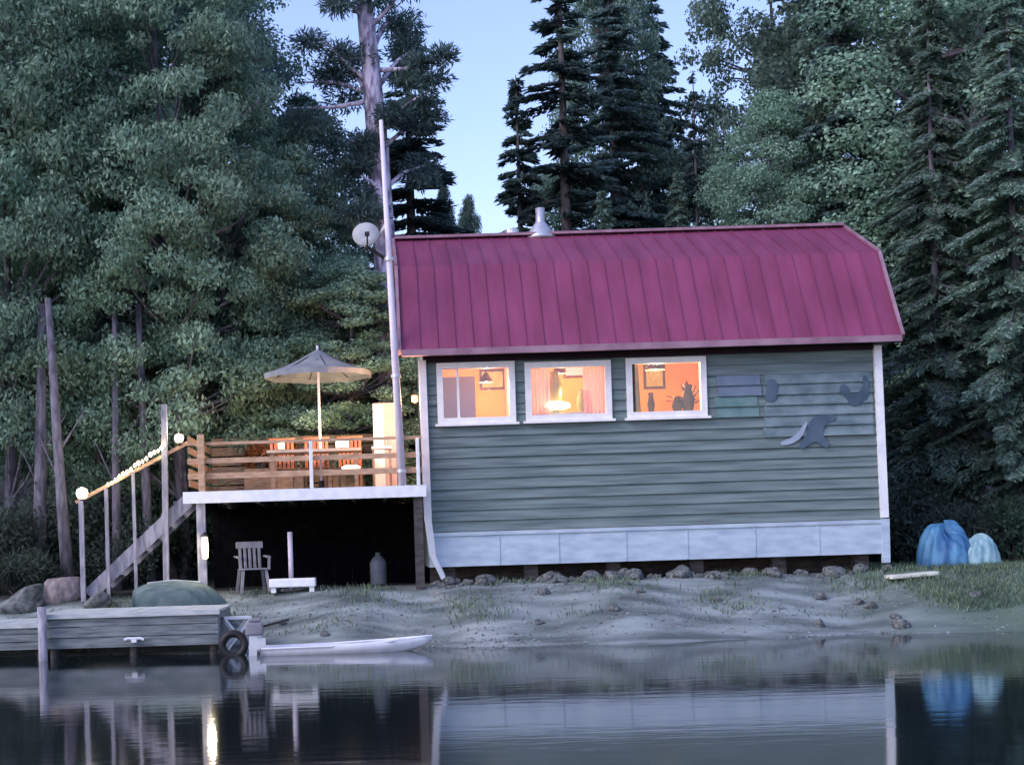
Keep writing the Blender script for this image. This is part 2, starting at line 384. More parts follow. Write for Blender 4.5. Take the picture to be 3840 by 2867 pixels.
# things inside the rooms
def pendant(loc, label, e, col, rad=.14, kind="ceiling_lamp", shade_e=5):
    t = empty(kind, loc, label, "lamp")
    s = MB(); s.lathe([(.03, .12), (rad, -.05), (rad*.95, -.06), (.025, .10)], n=20); s.build("lamp_shade", M['dkbrown'], t, smooth=True)
    s = MB(); s.lathe([(0, .05), (.04, .02), (.05, -.03), (.0, -.07)], n=12); s.build("bulb", emat("bulb_glow", (1,.75,.45), shade_e), t, smooth=True)
    s = MB(); s.tube([(0, 0, .1), (0, 0, 5.0-loc[2])], .008, 6); s.build("cord", M['black'], t)
    l = pointlight("lamp_light", (0, 0, -.16), e, col, .1); l.parent = t
    return t
w1, w2, w3 = wins
pendant(((w1[0]+w1[1])/2+.3, YF+1.6, 4.62), "small lamp hanging in the left lit window room", 72, (1,.58,.4))
pendant(((w2[0]+w2[1])/2+.05, YF+1.7, 4.75), "lamp hanging behind the middle window with pink curtains", 64, (1,.66,.36))
pendant(((w3[0]+w3[1])/2-.02, YF+.9, 4.68), "dark shaded lamp hanging in the orange right window", 95, (1,.66,.3), .19)
# curtains, behind middle window
cu = empty("curtains", (w2[0], YF+.2, w2[2]), "pink curtains drawn to both sides of the middle window", "curtains")
for side in (0, 1):
    s = MB(); N = 24; wd = .38; x0 = w2[0]+.06 if side == 0 else w2[1]-.06-wd; vs = []; 
    for i in range(N+1):
        x = x0+wd*i/N; y = YF+.2+.03*math.sin(i*1.5)
        vs += [(x, y, w2[2]+.02+.2*(side == 0)*0), (x, y, w2[3]+.05)]
    s.add(vs, [(2*i, 2*i+2, 2*i+3, 2*i+1) for i in range(N)]); off(s, (w2[0], YF+.2, w2[2])).build("curtain_panel", M['curtain'], cu, smooth=True)
def lathe_thing(name, label, cat, loc, prof, m, n=20):
    s = MB(); s.lathe(prof, n=n); o = s.build(name, m, smooth=True); o.location = loc; return tag(o, label, cat)
# figures of vases / shade on a shelf behind the middle window
shelf = MB(); shelf.box(w2[0]+.1, w2[1]-.1, YF+.25, YF+.6, w2[2]+.1, w2[2]+.15)
for x in (w2[0]+.14, w2[1]-.18): shelf.box(x, x+.05, YF+.3, YF+.55, ZS, w2[2]+.1)
tag(shelf.build("side_table", M['table']), "pale table standing inside the middle window", "table")
lathe_thing("vase", "tall brown vase on the table inside the middle window", "vase", ((w2[0]*.62+w2[1]*.38), YF+.42, w2[2]+.15), [(.08,0),(.11,.15),(.12,.5),(.07,.68),(.09,.74),(.07,.74)], M['olive'])
lathe_thing("jug", "small brown jug on the right of the table inside the middle window", "jug", ((w2[0]*.3+w2[1]*.7), YF+.42, w2[2]+.15), [(.05,0),(.1,.1),(.09,.25),(.05,.36),(.06,.4),(.04,.4)], M['olive'])
tl = empty("table_lamp", ((w2[0]*.55+w2[1]*.45)-.1, YF+.36, w2[2]+.15), "glowing yellow white lamp low on the table inside the middle window", "lamp")
s = MB(); s.lathe([(.06,0),(.06,.02),(.015,.03),(.015,.06)], n=14); s.build("lamp_base", M['dkbrown'], tl)
s = MB(); s.lathe([(.0,.05),(.18,.06),(.26,.1),(.24,.16),(.1,.2),(.0,.21)], n=20); s.build("lamp_shade", emat("yellow_glow", (1,.95,.6), 1.6), tl, smooth=True)
l = pointlight("table_lamp_light", (.1, -.0, .35), 4, (1,.9,.55), .08); l.parent = tl
# dining chairs inside the right window
def indoor_chair(loc, label, rz):
    t = empty("dining_chair", loc, label, "chair", rz=rz)
    s = MB(); s.box(-.2,.2,-.2,.2,.43,.47); s.build("seat", M['dkbrown'], t)
    for i in (-1, 1):
        for j in (-1, 1): s = MB(); s.box(i*.18-.02, i*.18+.02, j*.18-.02, j*.18+.02, 0, .43); s.build("leg", M['dkbrown'], t)
    s = MB(); s.box(-.2,.2,.17,.2,.95,1.08); s.box(-.2,-.16,.17,.2,.47,.95); s.box(.16,.2,.17,.2,.47,.95); s.box(-.12,.12,.175,.195,.47,.95); s.build("backrest", M['dkbrown'], t)
    return t
pl = MB(); pl.box(w3[0]+.05, w3[1]+.1, YF+.3, YF+1.7, ZS+1.0, ZS+1.05)
pl2 = tag(pl.build("cupboard_top", M['dkbrown']), "dark counter inside the right window", "counter"); 
for k, (f, hh, r_) in enumerate(((.36, .34, .07), (.84, .46, .12), (.7, .26, .1))):
    lathe_thing("pot", ("slim dark pot at the left of the counter inside the right window", "tall dark pot at the right end inside the right window", "low dark pot beside the tall one inside the right window")[k], "pot",
                (w3[0]+(w3[1]-w3[0])*f, YF+.45, w3[2]+.12), [(r_*.7,-.3),(r_*.7,0),(r_,hh*.4),(r_*.6,hh*.8),(r_*.75,hh),(0,hh)], M['dkbrown'])

def wall_picture(x, z, w_, h_, label, m_, y=30.99):
    t = empty("wall_picture", (x, y, z), label, "picture")
    s = MB(); s.box(-w_/2,w_/2,-.03,-.0,-h_/2,h_/2); s.build("picture_frame", M['dkbrown'], t)
    s = MB(); s.box(-w_/2+.05,w_/2-.05,-.036,-.032,-h_/2+.05,h_/2-.05); s.build("picture_sheet", m_, t)
ra = lambda w_, f: (w_[0]+(w_[1]-w_[0])*f)*31/28-.0
wall_picture(ra(w1, .72), 4.75, .5, .4, "small picture on the rear wall seen in the left window", M['olive'])
wall_picture(ra(w2, .60), 4.9, .5, .34, "small picture on the rear wall seen in the middle window", M['lilac'])
wall_picture(ra(w3, .35), 4.72, .42, .5, "picture on the orange rear wall seen in the right window", M['olive'])
ct = empty("curtain", (w3[0]+.05, YF+.16, w3[2]), "dark olive curtain at the left edge of the right window", "curtain")
s = MB(); N = 14; vs = []
for i in range(N+1):
    x = .02+.15*i/N; y = .02*math.sin(i*1.7); vs += [(x+.04*(i/N), y, .02), (x, y, w3[3]-w3[2]+.05)]
s.add(vs, [(2*i, 2*i+2, 2*i+3, 2*i+1) for i in range(N)]); s.build("curtain_panel", M['olive'], ct, smooth=True)
hp = empty("house_plant", (w3[0]+(w3[1]-w3[0])*.86, YF+.5, w3[2]+.1), "leafy house plant at the right side inside the right window", "plant")
s = MB(); s.lathe([(.07,0),(.1,.14),(.08,.15),(0,.13)], n=16); s.build("plant_pot", M['dkbrown'], hp, smooth=True)
s = MB(); hr = random.Random(4)
for k in range(46):
    a, e, L_ = hr.uniform(0, 6.28), hr.uniform(.1, 1.4), hr.uniform(.15, .42); d = Vector((math.cos(a)*math.cos(e), math.sin(a)*math.cos(e)*.6, math.sin(e)))
    b0 = Vector((0,0,.14)); m_ = b0+d*L_; q = d.cross(Vector((0,0,1))).normalized()*.035; s.add([b0+d*L_*.3, m_+q-d*.04, m_+d*.06+Vector((0,0,-.02)), m_-q-d*.04], [(0,1,2,3)])
s.build("leaves", M['dkbrown'], hp)

# weathered panel with marks on the upper right of the wall
pan = empty("wall_panel", W(790, 440, YF-.04), "patch of paler weathered boards with dark curled marks right of the cabin windows", "panel")
PB = tuple(pan.location)
def pp(lst, y=YF-.04): return [(W(a, b_, y).x, W(a, b_, y).z) for a, b_ in lst]
def ppart(lst, y, t, name, m): s = MB(); s.poly(pp(lst), y, t); return off(s, PB).build(name, m, pan)
def strips(px0, px1, py0, py1, name, m):
    x0, x1 = W(px0, (py0+py1)/2, YF).x, W(px1, (py0+py1)/2, YF).x; zl, zh = W((px0+px1)/2, py1, YF).z, W((px0+px1)/2, py0, YF).z
    s = MB(); k = int(round((zl-ZS)/CH))
    while ZS+(k+1)*CH <= zh+.06:
        z0, z1 = ZS+k*CH+.004, ZS+(k+1)*CH-.003; e0, e1 = rr.uniform(-.05, .02), rr.uniform(-.02, .03)
        if px1 > 860: e1 = 0
        s.prism([(YF-.062, z0), (YF-.026, z1), (YF-.018, z1), (YF-.045, z0)], x0+e0, x1+e1); k += 1
    return off(s, PB).build(name, m, pan)
strips(764, 872, 366, 440, "pale_boards", M['panel'])
strips(716, 760, 368, 394, "lilac_board", mat("lilac_board", (.12,.17,.23), .8, (.19,.24,.32), 2))
strips(716, 758, 396, 420, "teal_board", M['teal'])
def smoothpoly(lst, k=2):
    for _ in range(k):
        o = []
        for i in range(len(lst)):
            a, b_ = lst[i], lst[(i+1) % len(lst)]
            o += [(a[0]*.75+b_[0]*.25, a[1]*.75+b_[1]*.25), (a[0]*.25+b_[0]*.75, a[1]*.25+b_[1]*.75)]
        lst = o
    return lst
for name, lst, mm in (
    ("dark_mark", [(766,380),(776,378),(778,392),(774,402),(764,400),(766,390)], 'panel_dk'),
    ("dark_mark", [(840,384),(847,384),(850,393),(857,394),(863,386),(862,374),(869,378),(868,396),(860,404),(850,406),(845,396),(839,392)], 'panel_dk'),
    ("dark_mark", [(814,415),(834,413),(836,420),(824,424),(822,434),(830,445),(825,448),(815,440),(806,446),(800,449),(798,446),(806,434),(808,424)], 'panel_dk'),
    ("light_mark", [(780,441),(795,436),(805,421),(808,422),(801,438),(790,444),(780,445)], 'panel_lt'),
    ):
    ppart(smoothpoly(lst), YF-.0625-(0.003 if mm == 'panel_lt' else 0), .004, name, M[mm])

# ------------------------------------------------------------------ rocks
def rock_mesh(r, seed, sub=3, flat=.65):
    import bmesh
    bm = bmesh.new(); bmesh.ops.create_icosphere(bm, subdivisions=sub, radius=1); rs = np.random.default_rng(seed)
    ks = rs.normal(size=(7, 3))*1.6; ph = rs.uniform(0, 6, 7); am = rs.uniform(.06, .2, 7)
    pl_ = rs.normal(size=(6, 3)); pl_ /= np.linalg.norm(pl_, axis=1)[:, None]; pd = rs.uniform(.62, .9, 6)
    for v in bm.verts:
        c_ = np.array(v.co); q = c_*(1+sum(a*math.sin(float(k@c_)*1.5+f_) for a, k, f_ in zip(am, ks, ph)))
        for nn, d_ in zip(pl_, pd):
            e = float(q@nn)-d_
            if e > 0: q = q-nn*e*.85
        v.co = Vector((q[0]*r, q[1]*r, q[2]*r*flat))
    m = bpy.data.meshes.new("rock"); bm.to_mesh(m); bm.free(); m.shade_smooth(); return m
rms = [rock_mesh(1, i) for i in range(10)]
for m_ in rms: m_.materials.append(M['rock'])
def rock(x, y, s, i, label, group=None, m_=None, sz=1, name="rock"):
    me = rms[i % 10]
    if m_: me = me.copy(); me.materials.clear(); me.materials.append(m_)
    o = bpy.data.objects.new(name, me); C.objects.link(o); o.location = (x, y, Z(x, y)+s*.12*sz)
    o.scale = (s, s*.9, s*sz); o.rotation_euler = (rr.uniform(-.3, .3), rr.uniform(-.3, .3), rr.uniform(0, 6)); return tag(o, label, "rock", group)
for k in range(62):
    x = X0+.1+(X1-X0+.1)*rr.random()
    rock(x, YF+.15-rr.uniform(0, .7), rr.choice((.07, .09, .12, .15, .2))*rr.uniform(.8, 1.15), k, "grey rock in the row under the cabin skirting", "rocks along the foot of the cabin")
for k in range(11):
    x = rr.uniform(-2, 9.5); y = rr.uniform(25.2, 27.3)
    rock(x, y, rr.uniform(.04, .12), k, "small grey stone lying on the open gravel bank before the cabin", "stones on the gravel bank")
p_ = W(62, 562, 28.2); rock(p_.x, p_.y, .42, 2, "large pinkish boulder at the foot of the stairs", m_=M['prock'], sz=1.3, name="boulder")
p_ = W(25, 575, 28.0); rock(p_.x, p_.y, .45, 4, "dark boulder at the far left of the bank behind the dock", name="boulder")
p_ = W(98, 580, 27.6); rock(p_.x, p_.y, .3, 1, "grey rock just right of the pinkish boulder", name="boulder")
p_ = W(912, 586, 26.9); s = MB(); s.box(-.42,.42,-.16,.16,0,.07); o = s.build("stone_slab", M['cream'], bevel=.02); o.location = (p_.x, p_.y, Z(p_.x, p_.y)+.03); o.rotation_euler = (0, R(-3), .1)
tag(o, "pale cream flat slab lying on the bank below the blue tarp", "slab")
for k, (px, py, d, s_, lb) in enumerate(((975, 600, 26.0, .13, "small grey stone right of the cream slab"), (870, 602, 26.0, .12, "small pale stone left of the cream slab"), (820, 596, 26.5, .13, "rounded stone below the right end of the cabin"), (900, 620, 25.0, .14, "stone at the water edge below the cream slab"))):
    p_ = W(px, py, d); rock(p_.x, p_.y, s_, k, lb)

# tarps at the right of the cabin
def tarp(name, label, px, d, rx, ry, h_, m_, seed):
    rs = np.random.default_rng(seed); p_ = W(px, 560, d); s = MB(); n_, k_ = 90, 26; vs = []
    for j in range(k_+1):
        t = j/k_
        for i in range(n_):
            a = 2*math.pi*i/n_; rad = math.cos(t*math.pi/2)**.55
            fold = 1+.05*(1-2*abs(math.sin(a*3.5+seed+t*.8)))*(1-t*.6)+.05*(1-2*abs(math.sin(a*7.5+2*seed-t*2)))*(1-t*.5)
            zz = h_*math.sin(t*math.pi/2)*(1+.16*math.sin(a*2+seed)+.06*math.sin(a*5))+.05*abs(math.sin(a*6+t*7))*(t > 0)
            vs.append((rx*rad*fold*math.cos(a), ry*rad*fold*math.sin(a), zz))
    fs = [(j*n_+i, j*n_+(i+1) % n_, (j+1)*n_+(i+1) % n_, (j+1)*n_+i) for j in range(k_) for i in range(n_)]
    s.add(vs, fs); o = s.build(name, m_, smooth=True); o.location = (p_.x, p_.y, Z(p_.x, p_.y)-.03); return tag(o, label, "tarp")
tarp("tarp_cover", "bright blue tarp heaped over a pile right of the cabin", 945, 28.4, .5, .45, .7, M['tarp'], 1)
tarp("tarp_cover", "small pale blue covered bundle to the right of the blue tarp", 980, 28.2, .36, .3, .5, M['tarp2'], 4)

# ------------------------------------------------------------------ deck
DX0, DX1, DY0, DY1, DZ = -3.22, .86, 27.5, 31.6, 2.62
dk = empty("raised_deck", (DX0, DY0, DZ), "raised wooden deck with white fascia beam left of the cabin", "deck"); DB = (DX0, DY0, DZ)
def dpart(mb, name, m, parent=dk, **k): return off(mb, DB).build(name, m, parent, **k)
s = MB()
for k in range(28):
    y = DY0+.06+k*.146; s.box(DX0+.03, DX1-.03, y, y+.135, DZ-.06, DZ-.02)
dpart(s, "deck_boards", M['wood'])
s = MB(); s.box(DX0-.06, DX1+.05, DY0-.03, DY0+.03, DZ-.2, DZ+.0); dpart(s, "fascia_beam", M['white'])
s = MB()
for k in range(8):
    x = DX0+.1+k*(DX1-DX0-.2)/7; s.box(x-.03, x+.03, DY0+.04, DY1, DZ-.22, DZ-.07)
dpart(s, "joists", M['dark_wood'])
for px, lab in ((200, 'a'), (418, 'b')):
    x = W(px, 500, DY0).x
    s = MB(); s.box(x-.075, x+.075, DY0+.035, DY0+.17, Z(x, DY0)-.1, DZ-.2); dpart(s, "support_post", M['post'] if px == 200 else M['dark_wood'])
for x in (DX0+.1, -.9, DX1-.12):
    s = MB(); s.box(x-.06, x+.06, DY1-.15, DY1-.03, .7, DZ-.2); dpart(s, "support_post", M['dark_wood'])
RZ = DZ+.83
for px in (201, 311, 418):
    x = W(px, 460, DY0).x; pw = .055 if px == 201 else .03
    s = MB(); s.box(x-pw, x+pw, DY0-.01, DY0+.09, DZ+.002, RZ+(.16 if px == 201 else -.02)); dpart(s, "rail_post", M['rail'] if px == 201 else M['white'], bevel=.008)
for nm, z, hh in (("top_rail", RZ, .05), ("middle_rail", DZ+.53, .09), ("lower_rail", DZ+.27, .1)):
    s = MB(); s.box(DX0+.02, DX1, DY0+.1, DY0+.14, z-hh/2, z+hh/2)
    dpart(s, nm, M['rail'])
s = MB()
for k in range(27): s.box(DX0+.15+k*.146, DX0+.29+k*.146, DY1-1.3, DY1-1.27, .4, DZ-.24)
dpart(s, "under_deck_shade", mat("painted_shade_black", (.002,.002,.003), .95, (.005,.005,.006), 6, spec=.05))  # near-black boards added so the space under the deck reads as deep shade
# back railing: horizontal board screen
s = MB()
for k in range(6): s.box(DX0+.05, DX1-.4, DY1-.05, DY1-.02, DZ+.08+k*.19, DZ+.24+k*.19)
dpart(s, "back_screen", M['wood'])
s = MB()
for k in range(5): s.box(DX0+.02, DX0+.05, DY0+.2, DY1-.1, DZ+.1+k*.19, DZ+.22+k*.19)
dpart(s, "side_screen", M['wood'])

# stairs down to the left
st = empty("staircase", (-3.3, 28.1, 1.0), "wooden stairs going down from the left end of the deck to the bank", "stairs"); SB = (-3.3, 28.1, 1.0)
top = Vector((DX0-.05, 28.1, DZ-.05)); bot = Vector((W(88, 565, 28.1).x, 28.1, Z(-5, 28.1)+.05))
for dy in (0, .95):
    s = MB(); s.bar(top+Vector((0, dy, -.08)), bot+Vector((0, dy, .02)), .05, .24); off(s, SB).build("stringer", M['post'], st)
for k in range(8):
    f = (k+.5)/8; q = top.lerp(bot, f)
    s = MB(); s.box(q.x-.15, q.x+.13, 28.13, 29.02, q.z-.02, q.z+.03); off(s, SB).build("tread", M['grey_wood'], st)
hl = [W(190, 441, 28.05), W(76, 502, 28.05)]
s = MB(); s.bar(hl[0], hl[1], .07, .06); off(s, SB).build("handrail", M['rail'], st)
for px, p0, p1, wd in ((165, 404, 578, .1), (134, 472, 545, .055), (107, 488, 570, .06), (82, 500, 580, .08)):
    a, b_ = W(px-1, p0, 28.0), W(px+1, p1, 28.0); b_.z = Z(b_.x, 28.0)-.15; s = MB(); s.bar(a, b_, wd, wd); off(s, SB).build("stair_post", M['post'], st)
# lights on the stairs
glow = emat("warm_white_glow", (1,.86,.62), .9)
def rail_lamp(px, py, label, r, e):
    c_ = W(px, py, 28.0); t = empty("rail_lamp", c_, label, "lamp", "round lamps on the stair handrail")
    s = MB(); s.lathe([(0, -r), (r*.7, -r*.75), (r, 0), (r*.8, r*.7), (0, r)], n=16); s.build("globe", glow, t, smooth=True)
    s = MB(); s.lathe([(r*.35, -r*1.5), (r*.35, -r*.85), (r*.6, -r*.8)], n=12); s.build("lamp_base", M['black'], t)
    l = pointlight("lamp_light", (0, -.02, r*1.5), e, (1,.9,.7), r); l.parent = t; return t
rail_lamp(82, 493, "bright round lamp at the foot of the stair handrail", .11, 9)
rail_lamp(179, 438, "bright round lamp at the top of the stair handrail beside the deck", .085, 7)
sl = empty("string_lights", W(134, 466, 28.0), "string of small warm bulbs with their wire along the stair handrail", "string lights")
def slp(f): q = W(106+58*f, 484-40*f-1.5+2.2*abs(math.sin(f*12)), 27.98); return q-sl.location
s = MB(); s.tube([slp(k/60) for k in range(61)], .007, 5); s.build("wire", M['black'], sl)
for k in range(15):
    q = slp((k+.5)/15); s = MB(); rb = rr.uniform(.022, .042); s.lathe([(0,-rb*1.5),(rb*.8,-rb*.8),(rb,0),(rb*.5,rb),(0,rb*1.3)], (q.x, q.y-.02, q.z-.03), 10)
    s.build("bulb", glow, sl, smooth=True)
for f in (.15, .5, .85): l = pointlight("string_light_glow", slp(f)+Vector((0, -.06, .1)), 8, (1,.82,.5), .12); l.parent = sl
# lantern on the left deck post
lc = W(205, 546, DY0-.05); la = empty("post_lantern", lc, "tall bright lantern fixed to the left deck support post", "lantern")
s = MB(); s.lathe([(0,-.22),(.05,-.2),(.06,0),(.05,.16),(0,.18)], n=14); s.build("lantern_glass", emat("lantern_glow", (1,.84,.58), 1.3), la, smooth=True)
s = MB(); s.lathe([(.07,.17),(.06,.2),(0,.26)], n=14); s.box(-.02,.02,-.01,.12,.19,.22); s.build("lantern_cap", M['black'], la)
l = pointlight("lantern_light", (.05, -.16, 0), 9, (1,.85,.6), .05); l.parent = la
# second, high on the same post
c_ = W(196, 520, DY0-.02)

# flag pole / mast with satellite dish
pb, pt = W(402.5, 489, 27.53), W(381, 120, 27.53)
pb.z = DZ
mast = empty("mast", pb, "tall thin pale mast standing at the front of the deck beside the cabin", "mast")
s = MB(); s.tube([pb, pb.lerp(pt, .5), pt], [.07, .058, .035], 12); off(s, tuple(pb)).build("mast_pole", M['pole'], mast, smooth=True)
for f in (.04, .3, .62):
    q = pb.lerp(pt, f)
    s = MB(); s.lathe([(.085,-.03),(.085,.03)], tuple(q), 14); off(s, tuple(pb)).build("clamp", M['metal'], mast)
dc = W(366, 236, 27.5)
dish = empty("satellite_dish", dc, "round pale satellite dish fixed to the mast at roof height", "satellite dish")
s = MB(); prof = [(.005,.0)]+[(.23*i/8, .06*(i/8)**2) for i in range(1, 9)]+[(.23,.075),(.0,.015)]
s.lathe(prof, n=28); o = s.build("dish_bowl", mat("dish_paint", (.34,.36,.37), .6, (.46,.47,.48), 5), dish, smooth=True); o.rotation_euler = (R(68), R(-12), 0)
q = pb.lerp(pt, .74)
s = MB(); s.tube([Vector((0,.03,0)), Vector((.15,.12,-.1)), Vector(q)-dc+Vector((0,0,-.12))], .028, 8); s.build("bracket", M['metal'], dish)
s = MB(); s.tube([Vector((-.02,-.02,-.22)), Vector((.02,-.3,-.2)), Vector((.02,-.38,-.05))], .014, 6); s.box(-.02,.06,-.42,-.34,-.07,.0); s.build("feed_arm", M['black'], dish)
s = MB(); s.bar(W(366, 246, 27.6)-dc, W(391, 262, 27.7)-dc, .05, .05); s.build("strut", M['black'], dish)

# patio umbrella
ux, uy = W(319, 400, 29.3).x, 29.3
um = empty("patio_umbrella", (ux, uy, DZ), "open grey patio umbrella on the deck", "umbrella")
s = MB(); NR = 8; ztop, zed, ru = 5.24-DZ, 4.80-DZ, 1.0; vs = []; ng = 6
for j in range(ng+1):
    for i in range(NR*4):
        a = 2*math.pi*i/(NR*4)+.2; f = j/ng; sag = .05*math.sin(f*math.pi); sc_ = 1-(.045*f)*(abs(math.sin((i % 4)/4*math.pi)))
        vs.append((ru*f*sc_*math.cos(a), ru*f*sc_*math.sin(a), ztop-(ztop-zed)*f-sag))
vs_n = len(vs); nn_ = NR*4
fs = [(j*nn_+i, j*nn_+(i+1) % nn_, (j+1)*nn_+(i+1) % nn_, (j+1)*nn_+i) for j in range(ng) for i in range(nn_)]
# valance
for i in range(nn_):
    v_ = vs[ng*nn_+i]; vs.append((v_[0]*.995, v_[1]*.995, v_[2]-.09-.015*(i % 4 == 0)))
fs += [(ng*nn_+i, ng*nn_+(i+1) % nn_, vs_n+(i+1) % nn_, vs_n+i) for i in range(nn_)]
s.add(vs, fs); s.build("canopy", M['umbrella'], um, smooth=False)
s = MB(); s.tube([(0,0,0), (0,0,ztop+.06)], .024, 10); s.build("umbrella_pole", M['pole'], um, smooth=True)
for i in range(8):
    a = 2*math.pi*i/8+.2; s = MB(); s.tube([(0,0,ztop-.35), (.55*math.cos(a), .55*math.sin(a), ztop-.28)], .008, 6)
    s.tube([(0,0,ztop-.04), (.97*math.cos(a), .97*math.sin(a), zed-.02)], .009, 6); s.build("rib", M['dark_wood'], um)
s = MB(); s.lathe([(.3,0),(.3,.05),(.05,.09),(.05,.2),(0,.2)], n=24); s.build("umbrella_base", M['black'], um)
# string bulb under the umbrella
bl = empty("hanging_bulb", W(317, 367, 28.85), "small bright bulb hanging at the front rim of the patio umbrella", "lamp")
s = MB(); s.lathe([(0,-.055),(.05,-.02),(.05,.02),(0,.055)], n=14); s.build("bulb", emat("pink_white_glow", (1,.78,.75), 1.5), bl, smooth=True)
s = MB(); s.tube([(0,0,.05),(0,.01,.18)], .006, 6); s.build("cord", M['black'], bl)
l = pointlight("bulb_light", (-.12, -.1, -.12), 4, (1,.6,.5), .05); l.parent = bl
# table with chairs
tx, ty = ux-.1, 29.05
tb = empty("patio_table", (tx, ty, DZ), "long wooden table under the patio umbrella", "table")
s = MB(); s.box(-.85,.85,-.4,.4,.70,.75); s.build("tabletop", M['table'], tb)
for i in (-1, 1):
    for j in (-1, 1): s = MB(); s.box(i*.75-.035, i*.75+.035, j*.32-.035, j*.32+.035, 0, .70); s.build("leg", M['wood'], tb)
def patio_chair():
    t = empty("patio_chair", (0,0,0), "", "chair")
    s = MB()
    for k in range(5): s.box(-.23,.23,-.22+k*.09,-.145+k*.09,.42,.45)
    s.build("seat", M['wood'], t)
    s = MB()
    for k in range(6): s.box(-.22+k*.078, -.17+k*.078, .21,.23,.45,.98)
    s.box(-.24,.25,.2,.24,.96,1.04); s.build("backrest", M['cushion'], t)
    for i in (-1, 1):
        for j in (-1, 1): s = MB(); s.box(i*.21-.02, i*.21+.02, j*.19-.02, j*.19+.02, 0, .42); s.build("leg", M['wood'], t)
        s = MB(); s.box(i*.24-.025, i*.24+.025, -.2,.2,.64,.67); s.box(i*.24-.02, i*.24+.02, -.2,-.17,.42,.64); s.build("armrest", M['wood'], t)
    return t
pc = patio_chair()
ch_l = ["russet backed wooden chair at the left of the long patio table", "russet backed wooden chair in the middle behind the long patio table", "russet backed wooden chair at the right behind the long patio table"]
for k, dx in enumerate((-.62, -.02, .58)):
    if k == 0: pc.location = (tx+dx, ty+.62, DZ); pc['label'] = ch_l[0]; pc['group'] = "chairs behind the patio table"; pc.rotation_euler[2] = .1
    else: copy_tree(pc, (tx+dx, ty+.62, DZ), -.12*k, label=ch_l[k], group="chairs behind the patio table")
def cand(loc, label, r, hh, e, col=(1,.75,.42), strength=3):
    t = empty("table_lantern", loc, label, "lantern")
    s = MB(); s.lathe([(0,.02),(r,.02),(r,hh),(r*.7,hh+.01)], n=16); s.build("glowing_shade", emat("lantern_shade_glow", (1,.86,.55), strength), t, smooth=True)
    s = MB(); s.lathe([(r*1.15,0),(r*1.15,.02),(0,.025)], n=16); s.build("lantern_foot", M['dkbrown'], t)
    l = pointlight("lantern_light", (0, -.0, hh+.12), e, col, .04); l.parent = t; return t
cand((W(342, 430, 29).x, 28.95, DZ+.75), "squat cream glowing lantern at the right end of the patio table", .12, .16, 20, strength=1.1)
cand((W(281, 438, 28.8).x, 28.8, DZ+.75), "small glowing lantern at the left end of the patio table", .06, .12, 20, strength=1.0)
# low bench along the railing and a bright bowl on it
bn = empty("deck_bench", (-.1, 28.0, DZ), "low wooden bench behind the deck railing beside the cabin", "bench")
s = MB(); s.box(-.75,.75,-.16,.16,.24,.29); s.build("seat", M['table'], bn)
for i in (-1, 1): s = MB(); s.box(i*.65-.03, i*.65+.03, -.14,.14,0,.24); s.build("leg", M['wood'], bn)
bw = lathe_thing("glowing_bowl", "bright white oval bowl light on the low deck bench", "lamp", (W(351, 466, 28).x, 27.95, DZ+.29), [(.05,0),(.15,.04),(.17,.08),(.1,.11),(0,.115)], emat("bowl_glow", (1,.92,.8), .8))
# white topped side table
sm = empty("side_table", (W(381, 430, 28.6).x, 28.6, DZ), "small white topped table by the mast on the deck", "table")
s = MB(); s.box(-.18,.18,-.18,.18,.70,.75); s.build("tabletop", M['white'], sm)
for i in (-1, 1):
    for j in (-1, 1): s = MB(); s.box(i*.15-.02, i*.15+.02, j*.15-.02, j*.15+.02, 0,.70); s.build("leg", M['wood'], sm)
# tall pale locker against the cabin side
lk = empty("tall_locker", (W(383, 400, 29.8).x, 29.8, DZ), "tall pale locker standing on the deck behind the mast", "locker")
s = MB(); s.box(-.2,.22,-.2,.2,.03,1.62); s.build("locker_body", mat("locker_paint", (.5,.42,.44), .6, (.6,.5,.5), 3), lk, bevel=.01)
s = MB(); s.box(-.19,.0,-.225,-.203,.06,1.59); d1 = s.build("door", M['white'], lk); s = MB(); s.box(-.03,-.015,-.25,-.226,.75,.95); s.build("handle", M['metal'], d1)
s = MB(); s.box(.005,.21,-.224,-.203,.06,1.59); d1 = s.build("door", mat("locker_door", (.45,.33,.34), .6, (.5,.4,.4), 3), lk); s = MB(); s.box(.03,.045,-.25,-.225,.75,.95); s.build("handle", M['metal'], d1)
# unseen lamp added on the cabin gable to warm the deck
wl = empty("deck_fill_lamp", (X0-.01, 28.9, DZ+1.62), "small added lamp on the cabin side wall for the warm light on the deck", "lamp")
s = MB(); s.lathe([(0,-.09),(.06,-.06),(.06,.05),(0,.08)], (-.12,0,0), 12); s.build("deck_fill_bulb", emat("deck_fill_glow", (.8,.35,.22), .5), wl, smooth=True)
s = MB(); s.box(-.05,.0,-.04,.04,-.06,.06); s.lathe([(.075,.05),(.0,.12)], (-.12,0,0), 12); s.build("deck_fill_bracket", M['black'], wl)
l = pointlight("deck_fill_light", (-.2, -.6, -.1), 80, (1,.5,.26), .08); l.parent = wl
